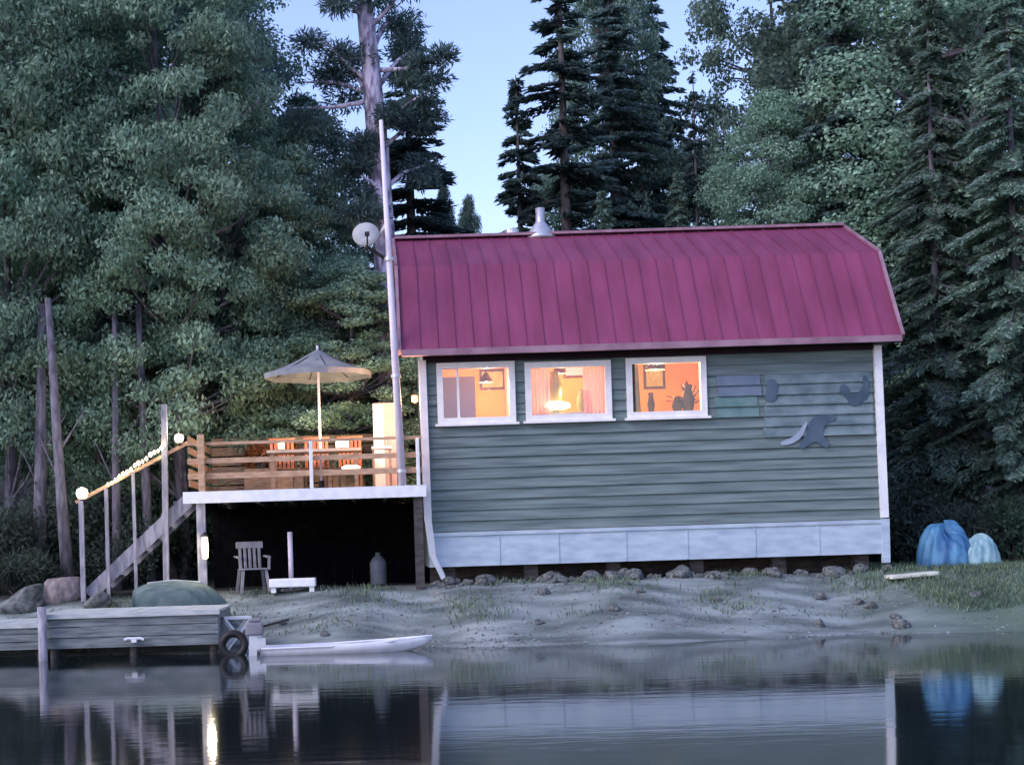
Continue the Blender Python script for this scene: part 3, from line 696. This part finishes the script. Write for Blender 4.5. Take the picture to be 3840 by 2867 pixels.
# grill-like planters of russet plants on the back screen
# ------------------------------------------------------------------ under the deck
gc = empty("garden_chair", (W(253, 580, 27.9).x, 27.9, Z(W(253, 580, 27.9).x, 27.9)), "grey plastic garden chair under the deck", "chair", rz=.25)
s = MB(); s.box(-.23,.23,-.24,.22,.4,.43); s.build("seat", M['plastic'], gc, bevel=.012)
s = MB()
for k in range(5): s.box(-.2+k*.085, -.145+k*.085, .2,.225,.43,.84, Matrix.Rotation(R(-8), 3, 'X'), (0,.21,.43))
s.box(-.24,.24,.19,.235,.78,.9, Matrix.Rotation(R(-8), 3, 'X'), (0,.21,.43)); s.build("backrest", M['plastic'], gc, bevel=.01)
for i in (-1, 1):
    for j in (-1, 1): s = MB(); s.bar((i*.2, j*.19, .4), (i*.25, j*.24, 0), .05, .05); s.build("leg", M['plastic'], gc)
    s = MB(); s.bar((i*.26,-.22,.62), (i*.26,.22,.64), .06, .03); s.bar((i*.25,-.21,.4), (i*.26,-.21,.62), .04, .04); s.build("armrest", M['plastic'], gc)
q = W(293, 585, 27.7); cw = empty("low_white_bench", (q.x, q.y, Z(q.x, q.y)), "low white bench box on the gravel under the deck", "bench")
s = MB(); s.box(-.4,.4,-.2,.2,.09,.24); s.build("bench_top", M['white'], cw, bevel=.02)
for i in (-1, 1): s = MB(); s.box(i*.33-.04, i*.33+.04, -.16,.16,0,.09); s.build("leg", M['white'], cw)
q = W(291, 570, 28.1); s = MB(); s.tube([(0,0,0),(.0,0,1.05)], .045, 10); s.lathe([(.2,0),(.2,.05),(.05,.06)], n=16); o = s.build("folded_stand", M['pole'], smooth=True); o.location = (q.x, q.y, Z(q.x, q.y)-.02)
tag(o, "slim grey upright post on a round foot behind the low white bench", "post")
q = W(378, 560, 29.0); s = MB(); s.box(-.1,.1,-.1,.1,0,.75); o = s.build("propane_cylinder", M['black'])
bpy.data.objects.remove(o)
s = MB(); s.lathe([(0,0),(.14,.01),(.15,.06),(.15,.42),(.09,.52),(.05,.54),(.05,.6),(0,.6)], n=20)
o = s.build("gas_cylinder", mat("cylinder_paint", (.1,.12,.14), .5, (.16,.18,.2), 5), smooth=True); o.location = (q.x, q.y, Z(q.x, q.y)-.01); tag(o, "dark gas cylinder in the shade under the deck near the cabin", "cylinder")

# overturned boat left under the stairs
ob = empty("overturned_boat", (W(180, 590, 27.2).x, 27.2, Z(-3.3, 27.2)), "small green grey boat lying upside down on the bank behind the dock", "boat", rz=.12)
s = MB(); NS, NC = 18, 12; vs = []
for i in range(NS+1):
    f = i/NS; wd = .34*(1-(max(0, f-.35)/.65)**2.4)**.6 if f > .35 else .34*(.85+.15*f/.35)
    hh = .46*(1-abs((f-.42)/.6)**3.2)
    for j in range(NC+1):
        a = math.pi*j/NC; vs.append((-.8+1.6*f, -wd*math.cos(a), hh*math.sin(a)**.7))
s.add(vs, [(i*(NC+1)+j, i*(NC+1)+j+1, (i+1)*(NC+1)+j+1, (i+1)*(NC+1)+j) for i in range(NS) for j in range(NC)]+[tuple(range(NC+1))])
s.build("hull", M['boat_green'], ob, smooth=True)
s = MB(); s.tube([(-.55,0,.43),(-.1,0,.465),(.35,0,.42)], .018, 6); s.build("keel", M['pale_wood'], ob)
s = MB()
for sgn in (-1, 1):
    s.tube([(-.8, sgn*.3, .02), (-.2, sgn*.35, .02), (.3, sgn*.33, .02), (.65, sgn*.2, .02), (.79, 0, .02)], .02, 6)
s.build("gunwale", M['dark_wood'], ob)

# ------------------------------------------------------------------ dock
def dock(name, x0, x1, y0, y1, zt, zb, label, bright=True):
    t = empty(name, (x0, y0, 0), label, "dock"); B = (x0, y0, 0)
    s = MB(); k = x0
    while k < x1-.02: s.box(k, min(k+.135, x1), y0-.02, y1, zt-.04, zt+rr.uniform(-.004,.004)); k += .145
    off(s, B).build("deck_boards", M['pale_wood'], t)
    s = MB(); n_ = 3; hh = (zt-.045-zb)/n_
    for k in range(n_): s.box(x0+.02, x1-.02, y0-rr.uniform(0,.012), y0+.05, zb+k*hh+.006, zb+(k+1)*hh-.006)
    s.box(x0+.02, x0+.06, y0+.05, y1, zb, zt-.045); s.box(x1-.06, x1-.02, y0+.05, y1, zb, zt-.045)
    off(s, B).build("side_boards", M['grey_wood'], t)
    s = MB(); s.box(x0-.01, x1+.01, y0-.05, y0-.022, zt-.075, zt-.005); off(s, B).build("edge_board", M['pale_wood'], t)
    m_ = 3 if x1-x0 > 2 else 2
    for k in range(m_):
        x = x0+.12+(x1-x0-.24)*k/(m_-1)
        for y in (y0+.12, y1-.15):
            s = MB(); s.tube([(x, y, -.9), (x, y, zt-.05)], .06, 10); off(s, B).build("pile", M['dark_wood'], t)
    return t
a, b_ = W(44, 622, 24.5), W(219, 608, 24.5)
D1 = dock("wooden_dock", a.x, b_.x, 24.5, 26.6, .70, .16, "grey planked box dock with pale edge at the left shore")
a2 = W(40, 630, 24.3)
D2 = dock("wooden_dock", a2.x-3.2, a2.x-.03, 24.9, 26.8, .56, .14, "lower dock platform at the far left edge beside the planked dock")
s = MB(); s.tube([(0,0,-.9),(0,0,.82)], .07, 12); o = s.build("mooring_post", M['post'], smooth=True); q = W(44, 640, 24.35); o.location = (q.x-.02, 24.35, 0); tag(o, "grey mooring post at the corner between the two docks", "post")
# cleat on the front of the dock
q = W(134, 641, 24.38); cl = MB(); cl.tube([(-.15,0,.03),(-.1,0,.05),(.1,0,.05),(.15,0,.03)], .022, 8); cl.box(-.04,.04,-.02,.09,-.01,.04)
o = cl.build("dock_step", M['hull'], smooth=False); o.location = q; tag(o, "small pale cleat on the front of the planked dock", "cleat")

# ------------------------------------------------------------------ skiff with outboard motor
a, b_ = W(262, 641, 24.2), W(432, 638, 24.2); Ls = b_.x-a.x
sk_ = empty("skiff", (a.x, 24.15, 0), "low narrow white skiff lying at the water edge with an outboard motor", "boat", rz=0.03)
s = MB(); NS, NC = 24, 10; vs = []
for i in range(NS+1):
    f = i/NS; wd = .36*(1-max(0, (f-.45)/.55)**2.2) if f > .45 else .36*(.88+.12*f/.45); wd = max(wd, .01); zt = .11+.1*f**3
    for j in range(NC+1):
        t_ = -1+2*j/NC; vs.append((Ls*f, wd*math.copysign(abs(t_)**.6, t_), (lambda kb: kb+(zt-kb)*abs(t_)**2.4)(-.08+.22*f**7)))
s.add(vs, [(i*(NC+1)+j, i*(NC+1)+j+1, (i+1)*(NC+1)+j+1, (i+1)*(NC+1)+j) for i in range(NS) for j in range(NC)]+[tuple(range(NC+1))])
o = s.build("hull", M['hull'], sk_, smooth=True); so = o.modifiers.new("thick", 'SOLIDIFY'); so.thickness = .03
for x in (.6, 1.3): s = MB(); s.box(x, x+.2, -.3,.3,.07,.1); s.build("thwart", M['pale_wood'], sk_)
s = MB(); s.tube([(0,-.32,.11),(Ls*.4,-.35,.12),(Ls*.75,-.26,.16),(Ls,0,.21)], .018, 6); s.tube([(0,.32,.11),(Ls*.4,.35,.12),(Ls*.75,.26,.16),(Ls,0,.21)], .018, 6); s.build("gunwale", M['hull'], sk_)
om = MB(); om.box(-.24,.03,-.09,.09,.3,.5); om.box(-.2,.0,-.07,.07,.5,.56); mo = om.build("motor_cowl", M['plastic'], sk_, bevel=.03)
s = MB(); s.bar((-.12,0,.36),(-.15,0,-.2), .12, .07); s.box(-.1,.06,-.05,.05,.08,.26); s.build("motor_leg", M['metal'], mo)
s = MB(); s.bar((-.02,0,.42),(.42,.04,.52), .035, .035); s.build("tiller", M['black'], mo)
# tyre fender and white crate-like folding stool beside dock corner
q = W(233, 640, 24.25); s = MB()
for k in range(24): pass
R1, r1 = .17, .06; vs = []; fs = []
for i in range(24):
    for j in range(10):
        A, Bq = 2*math.pi*i/24, 2*math.pi*j/10; vs.append(((R1+r1*math.cos(Bq))*math.cos(A), r1*math.sin(Bq), (R1+r1*math.cos(Bq))*math.sin(A)))
        fs.append((i*10+j, i*10+(j+1) % 10, ((i+1) % 24)*10+(j+1) % 10, ((i+1) % 24)*10+j))
s.add(vs, fs); o = s.build("tyre_fender", M['black'], smooth=True); o.location = (q.x, 24.3, .16); tag(o, "black tyre hanging at the right corner of the dock", "tyre")
fst = empty("folding_stool", (W(236, 635, 25.0).x, 25.1, Z(W(236, 635, 25).x, 25.1)+.0), "white folding stool with crossed legs beside the dock", "stool", rz=.3)
for sgn in (-1, 1):
    s = MB()
    for y in (-.13, .13): s.bar((-.2*sgn, y, 0), (.2*sgn, y, .5), .05, .035)
    s.build("crossed_leg", M['hull'], fst)
s = MB(); s.box(-.22,.22,-.15,.15,.5,.54); s.build("seat", M['hull'], fst)
q = W(252, 618, 25.3); lathe_thing("buoy", "round white buoy lying on the gravel beside the folding stool", "buoy", (q.x, 25.4, Z(q.x, 25.4)+.12), [(0,-.15),(.09,-.12),(.15,0),(.09,.12),(.03,.16),(0,.17)], M['hull'])

# ------------------------------------------------------------------ vegetation
def leaf_mesh(name, cen, d1, d2, m_):
    """rhombic leaves: centre, half-axis vectors"""
    N = len(cen); v = np.empty((N, 4, 3), np.float32)
    v[:, 0] = cen-d1; v[:, 1] = cen+d2; v[:, 2] = cen+d1; v[:, 3] = cen-d2
    me = bpy.data.meshes.new(name); me.vertices.add(N*4); me.vertices.foreach_set("co", v.ravel())
    me.loops.add(N*4); me.loops.foreach_set("vertex_index", np.arange(N*4, dtype=np.int32))
    me.polygons.add(N); me.polygons.foreach_set("loop_start", np.arange(0, N*4, 4, dtype=np.int32))
    me.polygons.foreach_set("loop_total", np.full(N, 4, np.int32)); me.update(calc_edges=True); me.materials.append(m_)
    return me
def unit(v): return v/np.maximum(np.linalg.norm(v, axis=1)[:, None], 1e-6)
def broad_tree(seed, h, r, zlow, nl, m_, bark, droop=.0, leaf=(.085, .055), per=330, lobe=(.45, .95), tr_r=.16):
    """crown built of many leafy lobes round a limbed trunk, height h"""
    rs = np.random.default_rng(seed); trunk = MB()
    tp = [(0, 0, -.4)]; x = y = 0
    for i in range(1, 9):
        x += rs.normal()*.07; y += rs.normal()*.07; tp.append((x, y, h*.92*i/8))
    trunk.tube(tp, [tr_r*(1.25 if i == 0 else (1-i/9.5)) for i in range(9)], 9)
    C_, D1, D2 = [], [], []
    for k in range(nl):
        f = rs.uniform(0, 1)**.8; z = zlow+(h-zlow)*f
        prof = math.sin(min(1, (f*.9+.12))*math.pi)**.55*r if f < .98 else .1*r
        a = rs.uniform(0, 2*math.pi); q = prof*rs.uniform(.25, 1)**.5
        c0 = np.array([q*math.cos(a), q*math.sin(a), z]); lr = rs.uniform(*lobe)*(1-.35*f)
        i = min(7, int(z*8/(h*.92))); b0 = Vector(tp[i]); 
        if k % 2 == 0: trunk.tube([b0, b0.lerp(Vector(c0), .5)+Vector((0,0,-.15)), Vector(c0)], [.05, .03, .012], 5, cap=False)
        n_ = int(per*(lr/.7)**2)
        u = unit(rs.normal(size=(n_, 3))); rad = lr*rs.uniform(.45, 1.08, n_)[:, None]
        p = c0+u*rad*np.array([1.15, 1.15, .72]); 
        nrm = unit(u+rs.normal(size=(n_, 3))*.7+np.array([0, 0, .5]))
        t = unit(np.cross(nrm, rs.normal(size=(n_, 3)))+np.array([0, 0, -droop])); s_ = unit(np.cross(nrm, t))
        sz = rs.uniform(.65, 1.35, n_)[:, None]
        C_.append(p); D1.append(t*leaf[0]*sz); D2.append(s_*leaf[1]*sz)
    me = leaf_mesh("crown", np.concatenate(C_), np.concatenate(D1), np.concatenate(D2), m_)
    return me, trunk, bark
def conifer(seed, h, r, zlow, m_, bark, whorl=.33, nb=7, card=(.17, .035), dens=1.0, droop=.25, power=.9, tr_r=.13, lean=0, irregular=.2, upturn=.0):
    rs = np.random.default_rng(seed); trunk = MB()
    trunk.tube([(0, 0, -.4), (lean*.3, 0, h*.4), (lean, 0, h*.99)], [tr_r*1.3, tr_r*.8, .012], 9)
    C_, D1, D2 = [], [], []; z = zlow
    while z < h-.1:
        f = (z-zlow)/(h-zlow); Lm = r*(1-f)**power+.1
        for k in range(nb):
            if rs.uniform() < irregular*.5: continue
            a = rs.uniform(0, 2*math.pi); L_ = Lm*rs.uniform(1-irregular*1.3, 1+irregular*.6); zz = z+rs.uniform(-.12, .12)
            d = np.array([math.cos(a), math.sin(a), 0.]); sd2 = np.array([-d[1], d[0], 0.])
            xo = lean*zz/h; n_ = max(5, int(L_*46*dens)); s_ = rs.uniform(.05, 1, n_)**.8
            wdt = (.10+.30*L_*s_*(1.05-s_))*rs.uniform(-1, 1, n_)
            p = d*(L_*s_)[:, None]+sd2*wdt[:, None]
            p[:, 0] += xo; p[:, 2] = zz-droop*L_*s_**1.4+upturn*L_*s_**3-rs.uniform(0, .1, n_)
            t = unit(d*rs.uniform(.4, 1, n_)[:, None]+sd2*(np.sign(wdt)*rs.uniform(.2, 1, n_))[:, None]+np.array([0, 0, 1])*rs.uniform(-.8, .25, n_)[:, None])
            nn = unit(rs.normal(size=(n_, 3))*.6+np.array([0, 0, 1.])); q = unit(np.cross(t, nn))
            sz = rs.uniform(.6, 1.3, n_)[:, None]
            C_.append(p); D1.append(t*card[0]*sz); D2.append(q*card[1]*sz)
            if L_ > .5: trunk.tube([(xo, 0, zz), (xo+d[0]*L_*.5, d[1]*L_*.5, zz-droop*L_*.5**1.4), (xo+d[0]*L_*.9, d[1]*L_*.9, zz-droop*L_*.9**1.4+upturn*L_*.7)], [.03, .02, .008], 4, cap=False)
        z += whorl*rs.uniform(.7, 1.3)
    me = leaf_mesh("crown", np.concatenate(C_), np.concatenate(D1), np.concatenate(D2), m_)
    return me, trunk, bark
protos = {}
def plant(kind, px, d, label, height=None, wide=1.0, rz=0, name="tree", cat="tree", group=None, base=None):
    me, tm, H0 = protos[kind]; x = (px-CX)*d/F if px is not None else base[0]
    z = Z(x, d)-.1; s_ = (height/H0) if height else 1
    t = empty(name, (x, d, z), label, cat, group, rz); t.scale = (s_*wide, s_*wide, s_)
    for nm, m_ in (("trunk", tm), ("crown", me)):
        if m_ is None: continue
        o = bpy.data.objects.new(nm, m_); C.objects.link(o); o.parent = t
    return t
def reg(kind, res, H0):
    me, tr_, bark = res; tm = bpy.data.meshes.new("trunk"); tm.from_pydata(tr_.v, [], tr_.f); tm.materials.append(bark); tm.shade_smooth(); protos[kind] = (me, tm, H0)
reg('cedar1', broad_tree(11, 16, 2.6, 2.6, 330, LM['cedar'], M['greybark'], droop=.9, leaf=(.062,.026), per=800, lobe=(.32,.7)), 16)
reg('cedar2', broad_tree(12, 16, 2.7, 2.2, 330, LM['cedar'], M['greybark'], droop=.9, leaf=(.062,.026), per=800, lobe=(.32,.7)), 16)
reg('darkleaf', broad_tree(13, 15, 2.7, 2.0, 280, LM['dark'], M['bark'], droop=.3, leaf=(.055,.033), per=640, lobe=(.3,.75)), 15)
reg('broad', broad_tree(14, 13, 2.5, 2.4, 240, LM['broad'], M['greybark'], leaf=(.042,.026), per=1000, lobe=(.3,.75)), 13)
reg('spruce', conifer(21, 12, 1.7, .8, LM['spruce'], M['bark'], dens=4.2, card=(.09,.026)), 12)
reg('spruce_slim', conifer(22, 13, 1.25, 1.2, LM['spruce'], M['bark'], whorl=.36, nb=7, irregular=.55, power=.75, dens=4.0, card=(.09,.026)), 13)
reg('fir', conifer(23, 15, 2.3, 1.0, LM['blue'], M['bark'], nb=10, whorl=.3, dens=4.4, irregular=.5, card=(.09,.028)), 15)
reg('hemlock', conifer(24, 14, 2.5, .3, LM['dark'], M['greybark'], nb=9, whorl=.28, card=(.10,.03), droop=.4, dens=4.4, irregular=.45), 14)

# big pale pine with sparse limbs
pn = random.Random(5)
base = W(388, 330, 33.5); pinebase = Vector((base.x+.12, 33.5, Z(base.x, 33.5)-.2))
pine = empty("pine_tree", pinebase, "tall pine with thick pale purple bark and sparse upper limbs behind the mast", "tree")
s = MB(); tp = [pinebase, W(391, 400, 33.5), W(384, 240, 33.5), W(378, 150, 33.5), W(372, 80, 33.5), W(364, 0, 33.5), W(356, -110, 33.5), W(352, -200, 33.5)]
s.tube(tp, [.34, .27, .235, .225, .2, .17, .1, .04], 16); CC, A1, A2 = [], [], []; prs = np.random.default_rng(9)
def limb(p0, tip, rad=.06, cl=3, size=.42, dense=420):
    m_ = p0.lerp(tip, .5)+Vector((0, 0, pn.uniform(-.1, .2)))
    s.tube([p0, m_, tip], [rad, rad*.7, rad*.25], 6, cap=False)
    for k in range(cl):
        f = 1-.22*k; c_ = np.array(p0.lerp(tip, f))+prs.normal(size=3)*.16; n_ = dense
        u = unit(prs.normal(size=(n_, 3))); p = c_+u*(size*prs.uniform(.2, 1, n_))[:, None]*np.array([1.1, 1.1, .6])
        t = unit(u+prs.normal(size=(n_, 3))*.5); q = unit(np.cross(t, prs.normal(size=(n_, 3))))
        CC.append(p); A1.append(t*.095); A2.append(q*.018)
limbs = [((376,112),(342,62)),((374,95),(300,82)),((374,100),(292,108)),((372,84),(322,38)),((378,118),(430,90)),((376,90),(418,45)),((374,70),(436,58)),((372,52),(395,18)),((366,20),(330,0)),
         ((380,150),(428,128)),((381,160),(352,140)),((378,130),(405,118)),((383,190),(425,165)),((384,215),(352,205)),((368,30),(410,-20)),((364,0),(320,-40)),((362,-30),(400,-70)),((358,-80),(330,-110)),((356,-120),(380,-150)),((356,-150),(350,-190)),((384,200),(360,175))]
for (a, b_) in limbs:
    limb(W(*a, 33.5), W(*b_, 33.5+pn.uniform(-.9, .9)), cl=pn.choice((2, 3)), size=pn.uniform(.36, .6))
off(s, tuple(pinebase)).build("trunk", M['palebark'], pine, smooth=True)
me = leaf_mesh("crown", np.concatenate(CC)-np.array(pinebase), np.concatenate(A1), np.concatenate(A2), LM['pine'])
o = bpy.data.objects.new("crown", me); C.objects.link(o); o.parent = pine

# the wood: kind, pixel x, distance, height, width, label
wood = [
 ('cedar1', 5, 31.5, 15.5, .9, "cedar at the far left edge with foliage hanging over the bank"),
 ('cedar2', 100, 32.5, 11.8, 1.1, "second cedar from the left, above the foot of the stairs"),
 ('cedar1', 178, 31.8, 14.5, 1.0, "full cedar standing over the top of the stairs"),
 ('cedar2', 225, 33.0, 11.6, 1.0, "rounded cedar standing behind the left half of the deck"),
 ('cedar1', 300, 33.6, 9.2, 1.0, "lower cedar rising behind the patio umbrella"),
 ('cedar2', -60, 32.5, 16.5, 1.1, "cedar partly cut by the left edge of the picture"),
 ('darkleaf', 70, 36.5, 12.0, 1.2, "dark leafy tree behind the two leftmost cedars"),
 ('darkleaf', 160, 37.5, 17.5, .9, "dark leafy tree behind the cedars above the stairs"),
 ('broad', 190, 38.0, 15.5, 1.0, "lighter leafy tree whose top shows left of the pine limbs"),
 ('darkleaf', 312, 40.0, 11.0, 1.1, "dark leafy tree low in the gap left of the pine trunk"),
 ('cedar2', 350, 32.6, 6.6, 1.9, "low cedar in front of the foot of the pale pine trunk"),
 ('spruce', 408, 36.0, 12.6, 1.5, "green spruce just right of the pale pine trunk"),
 ('spruce', 517, 40.0, 12.2, 1.05, "narrow dark spruce standing alone against the sky above the chimney"),
 ('spruce_slim', 563, 38.5, 15.6, 1.3, "tall ragged spruce reaching the top edge right of the sky gap"),
 ('darkleaf', 610, 43.0, 15.6, .75, "dusky leafy tree behind the broad bluish fir"),
 ('fir', 612, 41.0, 15.5, 1.2, "broad bluish fir right of the tall ragged spruce"),
 ('fir', 655, 44.0, 15.4, 1.1, "bluish fir behind and right of the broad fir"),
 ('spruce_slim', 694, 40.0, 12.2, .75, "thin spruce whose tip stands in the small sky gap on the right"),
 ('broad', 770, 37.5, 10.8, 1.05, "light green leafy tree behind the right half of the roof"),
 ('darkleaf', 765, 43.0, 17.2, .75, "tall dark leafy tree behind the light green one"),
 ('hemlock', 600, 36.5, 8.8, .95, "low hemlock close behind the middle of the roof"),
 ('hemlock', 675, 36.5, 9.2, .9, "low hemlock behind the roof left of the light green tree"),
 ('fir', 838, 37.0, 15.0, 1.0, "fir rising behind the right end of the roof"),
 ('darkleaf', 885, 40.0, 18.0, 1.1, "dark leafy tree high above the right roof corner"),
 ('hemlock', 930, 33.4, 12.2, 1.0, "hemlock with drooping fronds right beside the cabin"),
 ('hemlock', 1010, 32.2, 12.5, 1.0, "hemlock with drooping fronds at the right edge of the picture"),
 ('broad', 965, 36.5, 15.5, 1.2, "leafy tree behind the two hemlocks on the right"),
 ('darkleaf', 1050, 36.0, 17.0, 1.1, "dark leafy tree at the upper right corner"),
 ('hemlock', 1080, 31.0, 11.5, 1.0, "hemlock partly cut by the right edge of the picture"),
 ('fir', 815, 46.0, 18.0, 1.1, "far fir high behind the light green tree"),
 ('darkleaf', 700, 50.0, 10.5, 1.2, "far dark tree low behind the small sky gap"),
 ('fir', 960, 43.0, 20.0, 1.1, "far fir between the trees at the upper right"),
 ('darkleaf', -25, 41.0, 20.0, 1.1, "far tall dark tree at the upper left corner"),
 ('darkleaf', 150, 44.0, 17.5, 1.0, "far dark tree behind the cedars left of the pine"),
]
names = dict(cedar1='cedar_tree', cedar2='cedar_tree', darkleaf='leafy_tree', broad='leafy_tree', spruce='spruce_tree', spruce_slim='spruce_tree', fir='fir_tree', hemlock='hemlock_tree')
for k, (kd, px, d, hh, wd, lab) in enumerate(wood):
    plant(kd, px+(13 if px > 400 else 6), d, lab, hh, wd, rz=k*1.7, name=names[kd])
# bare trunks standing at the left under the cedars
for k, (px, d, lean, r_, lab) in enumerate(((68, 29.6, -.25, .1, "bare grey trunk left of the lamp at the foot of the stairs"), (38, 30.3, .2, .12, "bare grey trunk near the far left"), (116, 30.6, .1, .08, "thin bare trunk behind the middle of the stair handrail"), (150, 30.9, -.1, .09, "thin bare trunk behind the upper stairs"))):
    x = (px-CX)*d/F; s = MB(); s.tube([(0,0,-.2), (lean*.4, 0, 2), (lean, .1, 5.5)], [r_*1.3, r_, r_*.6], 10)
    s.tube([(lean*.5,0,2.6), (lean*.5+.5, .1, 3.4)], [.03, .01], 5); s.tube([(lean*.3,0,2.0), (lean*.3-.4, .1, 2.9)], [.03, .01], 5)
    o = s.build("tree_trunk", M['greybark'], smooth=True); o.location = (x, d, Z(x, d)); tag(o, lab, "trunk")
# shrubs
def shrub(seed, r, h, m_, leaf=(.06,.035), n=2600):
    rs = np.random.default_rng(seed); lob = [(rs.uniform(-.6, .6)*r, rs.uniform(-.5, .5)*r, h*rs.uniform(.3, .8), rs.uniform(.35, .6)*r) for _ in range(9)]
    C_, A, B_ = [], [], []
    for (a, b_, c_, q) in lob:
        k = n//9; u = unit(rs.normal(size=(k, 3))); C_.append(np.array([a, b_, c_])+u*(q*rs.uniform(.4, 1.1, k))[:, None]*np.array([1, 1, h/r*.5+.2]))
        t = unit(u*.6+rs.normal(size=(k, 3))*.6+np.array([0, 0, .3])); A.append(t*leaf[0]*rs.uniform(.6, 1.4, k)[:, None]); B_.append(unit(np.cross(t, rs.normal(size=(k, 3))))*leaf[1])
    C2 = np.concatenate(C_); C2[:, 2] = np.abs(C2[:, 2]); me = leaf_mesh("foliage", C2, np.concatenate(A), np.concatenate(B_), m_)
    st_ = MB()
    for (a, b_, c_, q) in lob: st_.tube([(a*.1, b_*.1, -.1), (a*.6, b_*.6, c_*.5), (a, b_, c_)], [.03, .02, .008], 5, cap=False)
    tm = bpy.data.meshes.new("stems"); tm.from_pydata(st_.v, [], st_.f); tm.materials.append(M['bark']); return me, tm
SH = {'green': shrub(31, 1, 1.2, LM['shrub']), 'dark': shrub(32, 1, 1.3, LM['under'], (.045,.022), 5000), 'red': shrub(33, .35, .5, LM['redleaf'], (.05,.02), 1200), 'fern': shrub(34, 1, .9, LM['under'], (.12,.015), 3000)}
def put_shrub(kind, x, y, s_, label, z=None, name="shrub", sz=None, rz=0):
    me, tm = SH[kind]; t = empty(name, (x, y, Z(x, y) if z is None else z), label, "shrub", rz=rz); t.scale = (s_, s_, sz or s_)
    for nm, m_ in (("stems", tm), ("foliage", me)): o = bpy.data.objects.new(nm, m_); C.objects.link(o); o.parent = t
    return t
for k, (kd, px, d, s_, lab) in enumerate((
  ('dark', 225, 34.2, 1.9, "dark shrub behind the left end of the deck"), ('dark', 300, 34.3, 1.8, "dark shrub behind the deck under the umbrella"),
  ('dark', 365, 34.4, 1.9, "dark shrub behind the deck next to the cabin"), ('green', 180, 31.6, 1.3, "green shrub behind the top of the stairs"),
  ('fern', 20, 29.2, .8, "low ferny growth on the far left bank"), ('dark', 110, 30.8, 1.0, "dark shrub under the middle of the stairs"),
  ('dark', 915, 31.2, 1.3, "dark shrub right beside the cabin corner"), ('green', 1010, 29.8, 1.0, "green shrub right of the pale blue bundle"),
  ('fern', 975, 30.6, 1.1, "ferny growth behind the blue tarp"), ('dark', -10, 30.5, 1.5, "dark shrub at the left edge below the cedars"), ('dark', 60, 31.5, 1.5, "dark shrub between the bare trunks at the left"))):
    put_shrub(kd, (px-CX)*d/F, d, s_, lab, rz=k)
SHb = shrub(41, 1, 1.4, LM['pine'], (.1,.03), 1500)
SH['thin'] = SHb
for k, (px, d, top_y, lab) in enumerate(((445, 37.5, 196, "sparse young tree whose top shows just above the left of the roof"), (470, 39, 205, "sparse small treetop between the spruces above the roof"))):
    x = (px-CX)*d/F; zt = W(px, top_y, d).z
    hh = zt-Z(x, d); me_k = 'spruce_slim'; plant('darkleaf', px+8, d, lab, hh*1.03, .42, rz=k, name="young_tree")
# russet plants on the deck
for k, px in enumerate((262, 290, 352)):
    x = (px-CX)*31.2/F; t = empty("planter", (x, 31.25, DZ), ("planter with russet plants at the left back of the deck", "planter with russet plants in the middle back of the deck", "planter with russet plants at the right back of the deck")[k], "planter")
    s = MB(); s.box(-.3,.3,-.15,.15,0,.55); s.build("box", M['wood'], t)
    for nm, m_ in (("stems", SH['red'][1]), ("foliage", SH['red'][0])): o = bpy.data.objects.new(nm, m_); C.objects.link(o); o.parent = t; o.location = (0, 0, .55)
# grass on the right bank and tufts along the shore (too many to count)
rs = np.random.default_rng(77); N = 26000
gx = np.concatenate([rs.uniform(8.2, 15, N), rs.uniform(-9, 9.5, 16000)]); gy = np.concatenate([rs.uniform(25.4, 31, N), rs.uniform(25.6, 27.9, 16000)])
nzv = np.sin(gx*2.3+gy)*np.sin(gy*1.9-gx*.7)+rs.normal(size=len(gx))*.4; keep = nzv > np.where(gx > 8.8, -.4, .55); gx, gy = gx[keep], gy[keep]
gz = hgt(gx, gy); k = len(gx); t = unit(rs.normal(size=(k, 3))*.35+np.array([0, 0, 1.])); ln = rs.uniform(.03, .085, k)[:, None]
me = leaf_mesh("grass", np.stack([gx, gy, gz], 1)+t*ln*.8, t*ln, unit(np.cross(t, rs.normal(size=(k, 3))))*.009, mat("grass_blades", (.08,.13,.08), .8, (.2,.27,.17), 1.2, island=.4, transl=.3))
o = bpy.data.objects.new("grass", me); C.objects.link(o); tag(o, "short green grass on the right bank and shore tufts", "grass", kind="stuff")

# loose gravel on the bank (too many stones to count)
N = 15000; gx = rs.uniform(-6.5, 12.5, N); gy = rs.uniform(24.2, 28.1, N)
kp = (np.sin(gx*1.3+gy*2)+np.sin(gx*.6-gy*3)+rs.normal(size=N)*.8) > -.2; gx, gy = gx[kp], gy[kp]; N = len(gx); gz = hgt(gx, gy)
octv = np.array([(1,0,0),(0,1,0),(-1,0,0),(0,-1,0),(0,0,1.)]); V = np.empty((N, 5, 3)); rad = rs.uniform(.006, .022, N)*rs.choice([1, 1, 1, 1.7], N)
V[:] = octv[None]*(rad[:, None, None]*rs.uniform(.6, 1.3, (N, 5, 1))); V[:, :, 2] *= .6; V += np.stack([gx, gy, gz], 1)[:, None]
gv = MB(); gv.v = [tuple(q) for q in V.reshape(-1, 3)]
gv.f = [(5*i+a, 5*i+b_, 5*i+4) for i in range(N) for a, b_ in ((0,1),(1,2),(2,3),(3,0))]
o = gv.build("gravel", mat("gravel_stones", (.1,.11,.115), .9, (.34,.36,.36), 9, island=.5)); tag(o, "loose grey gravel scattered over the bank", "gravel", kind="stuff")
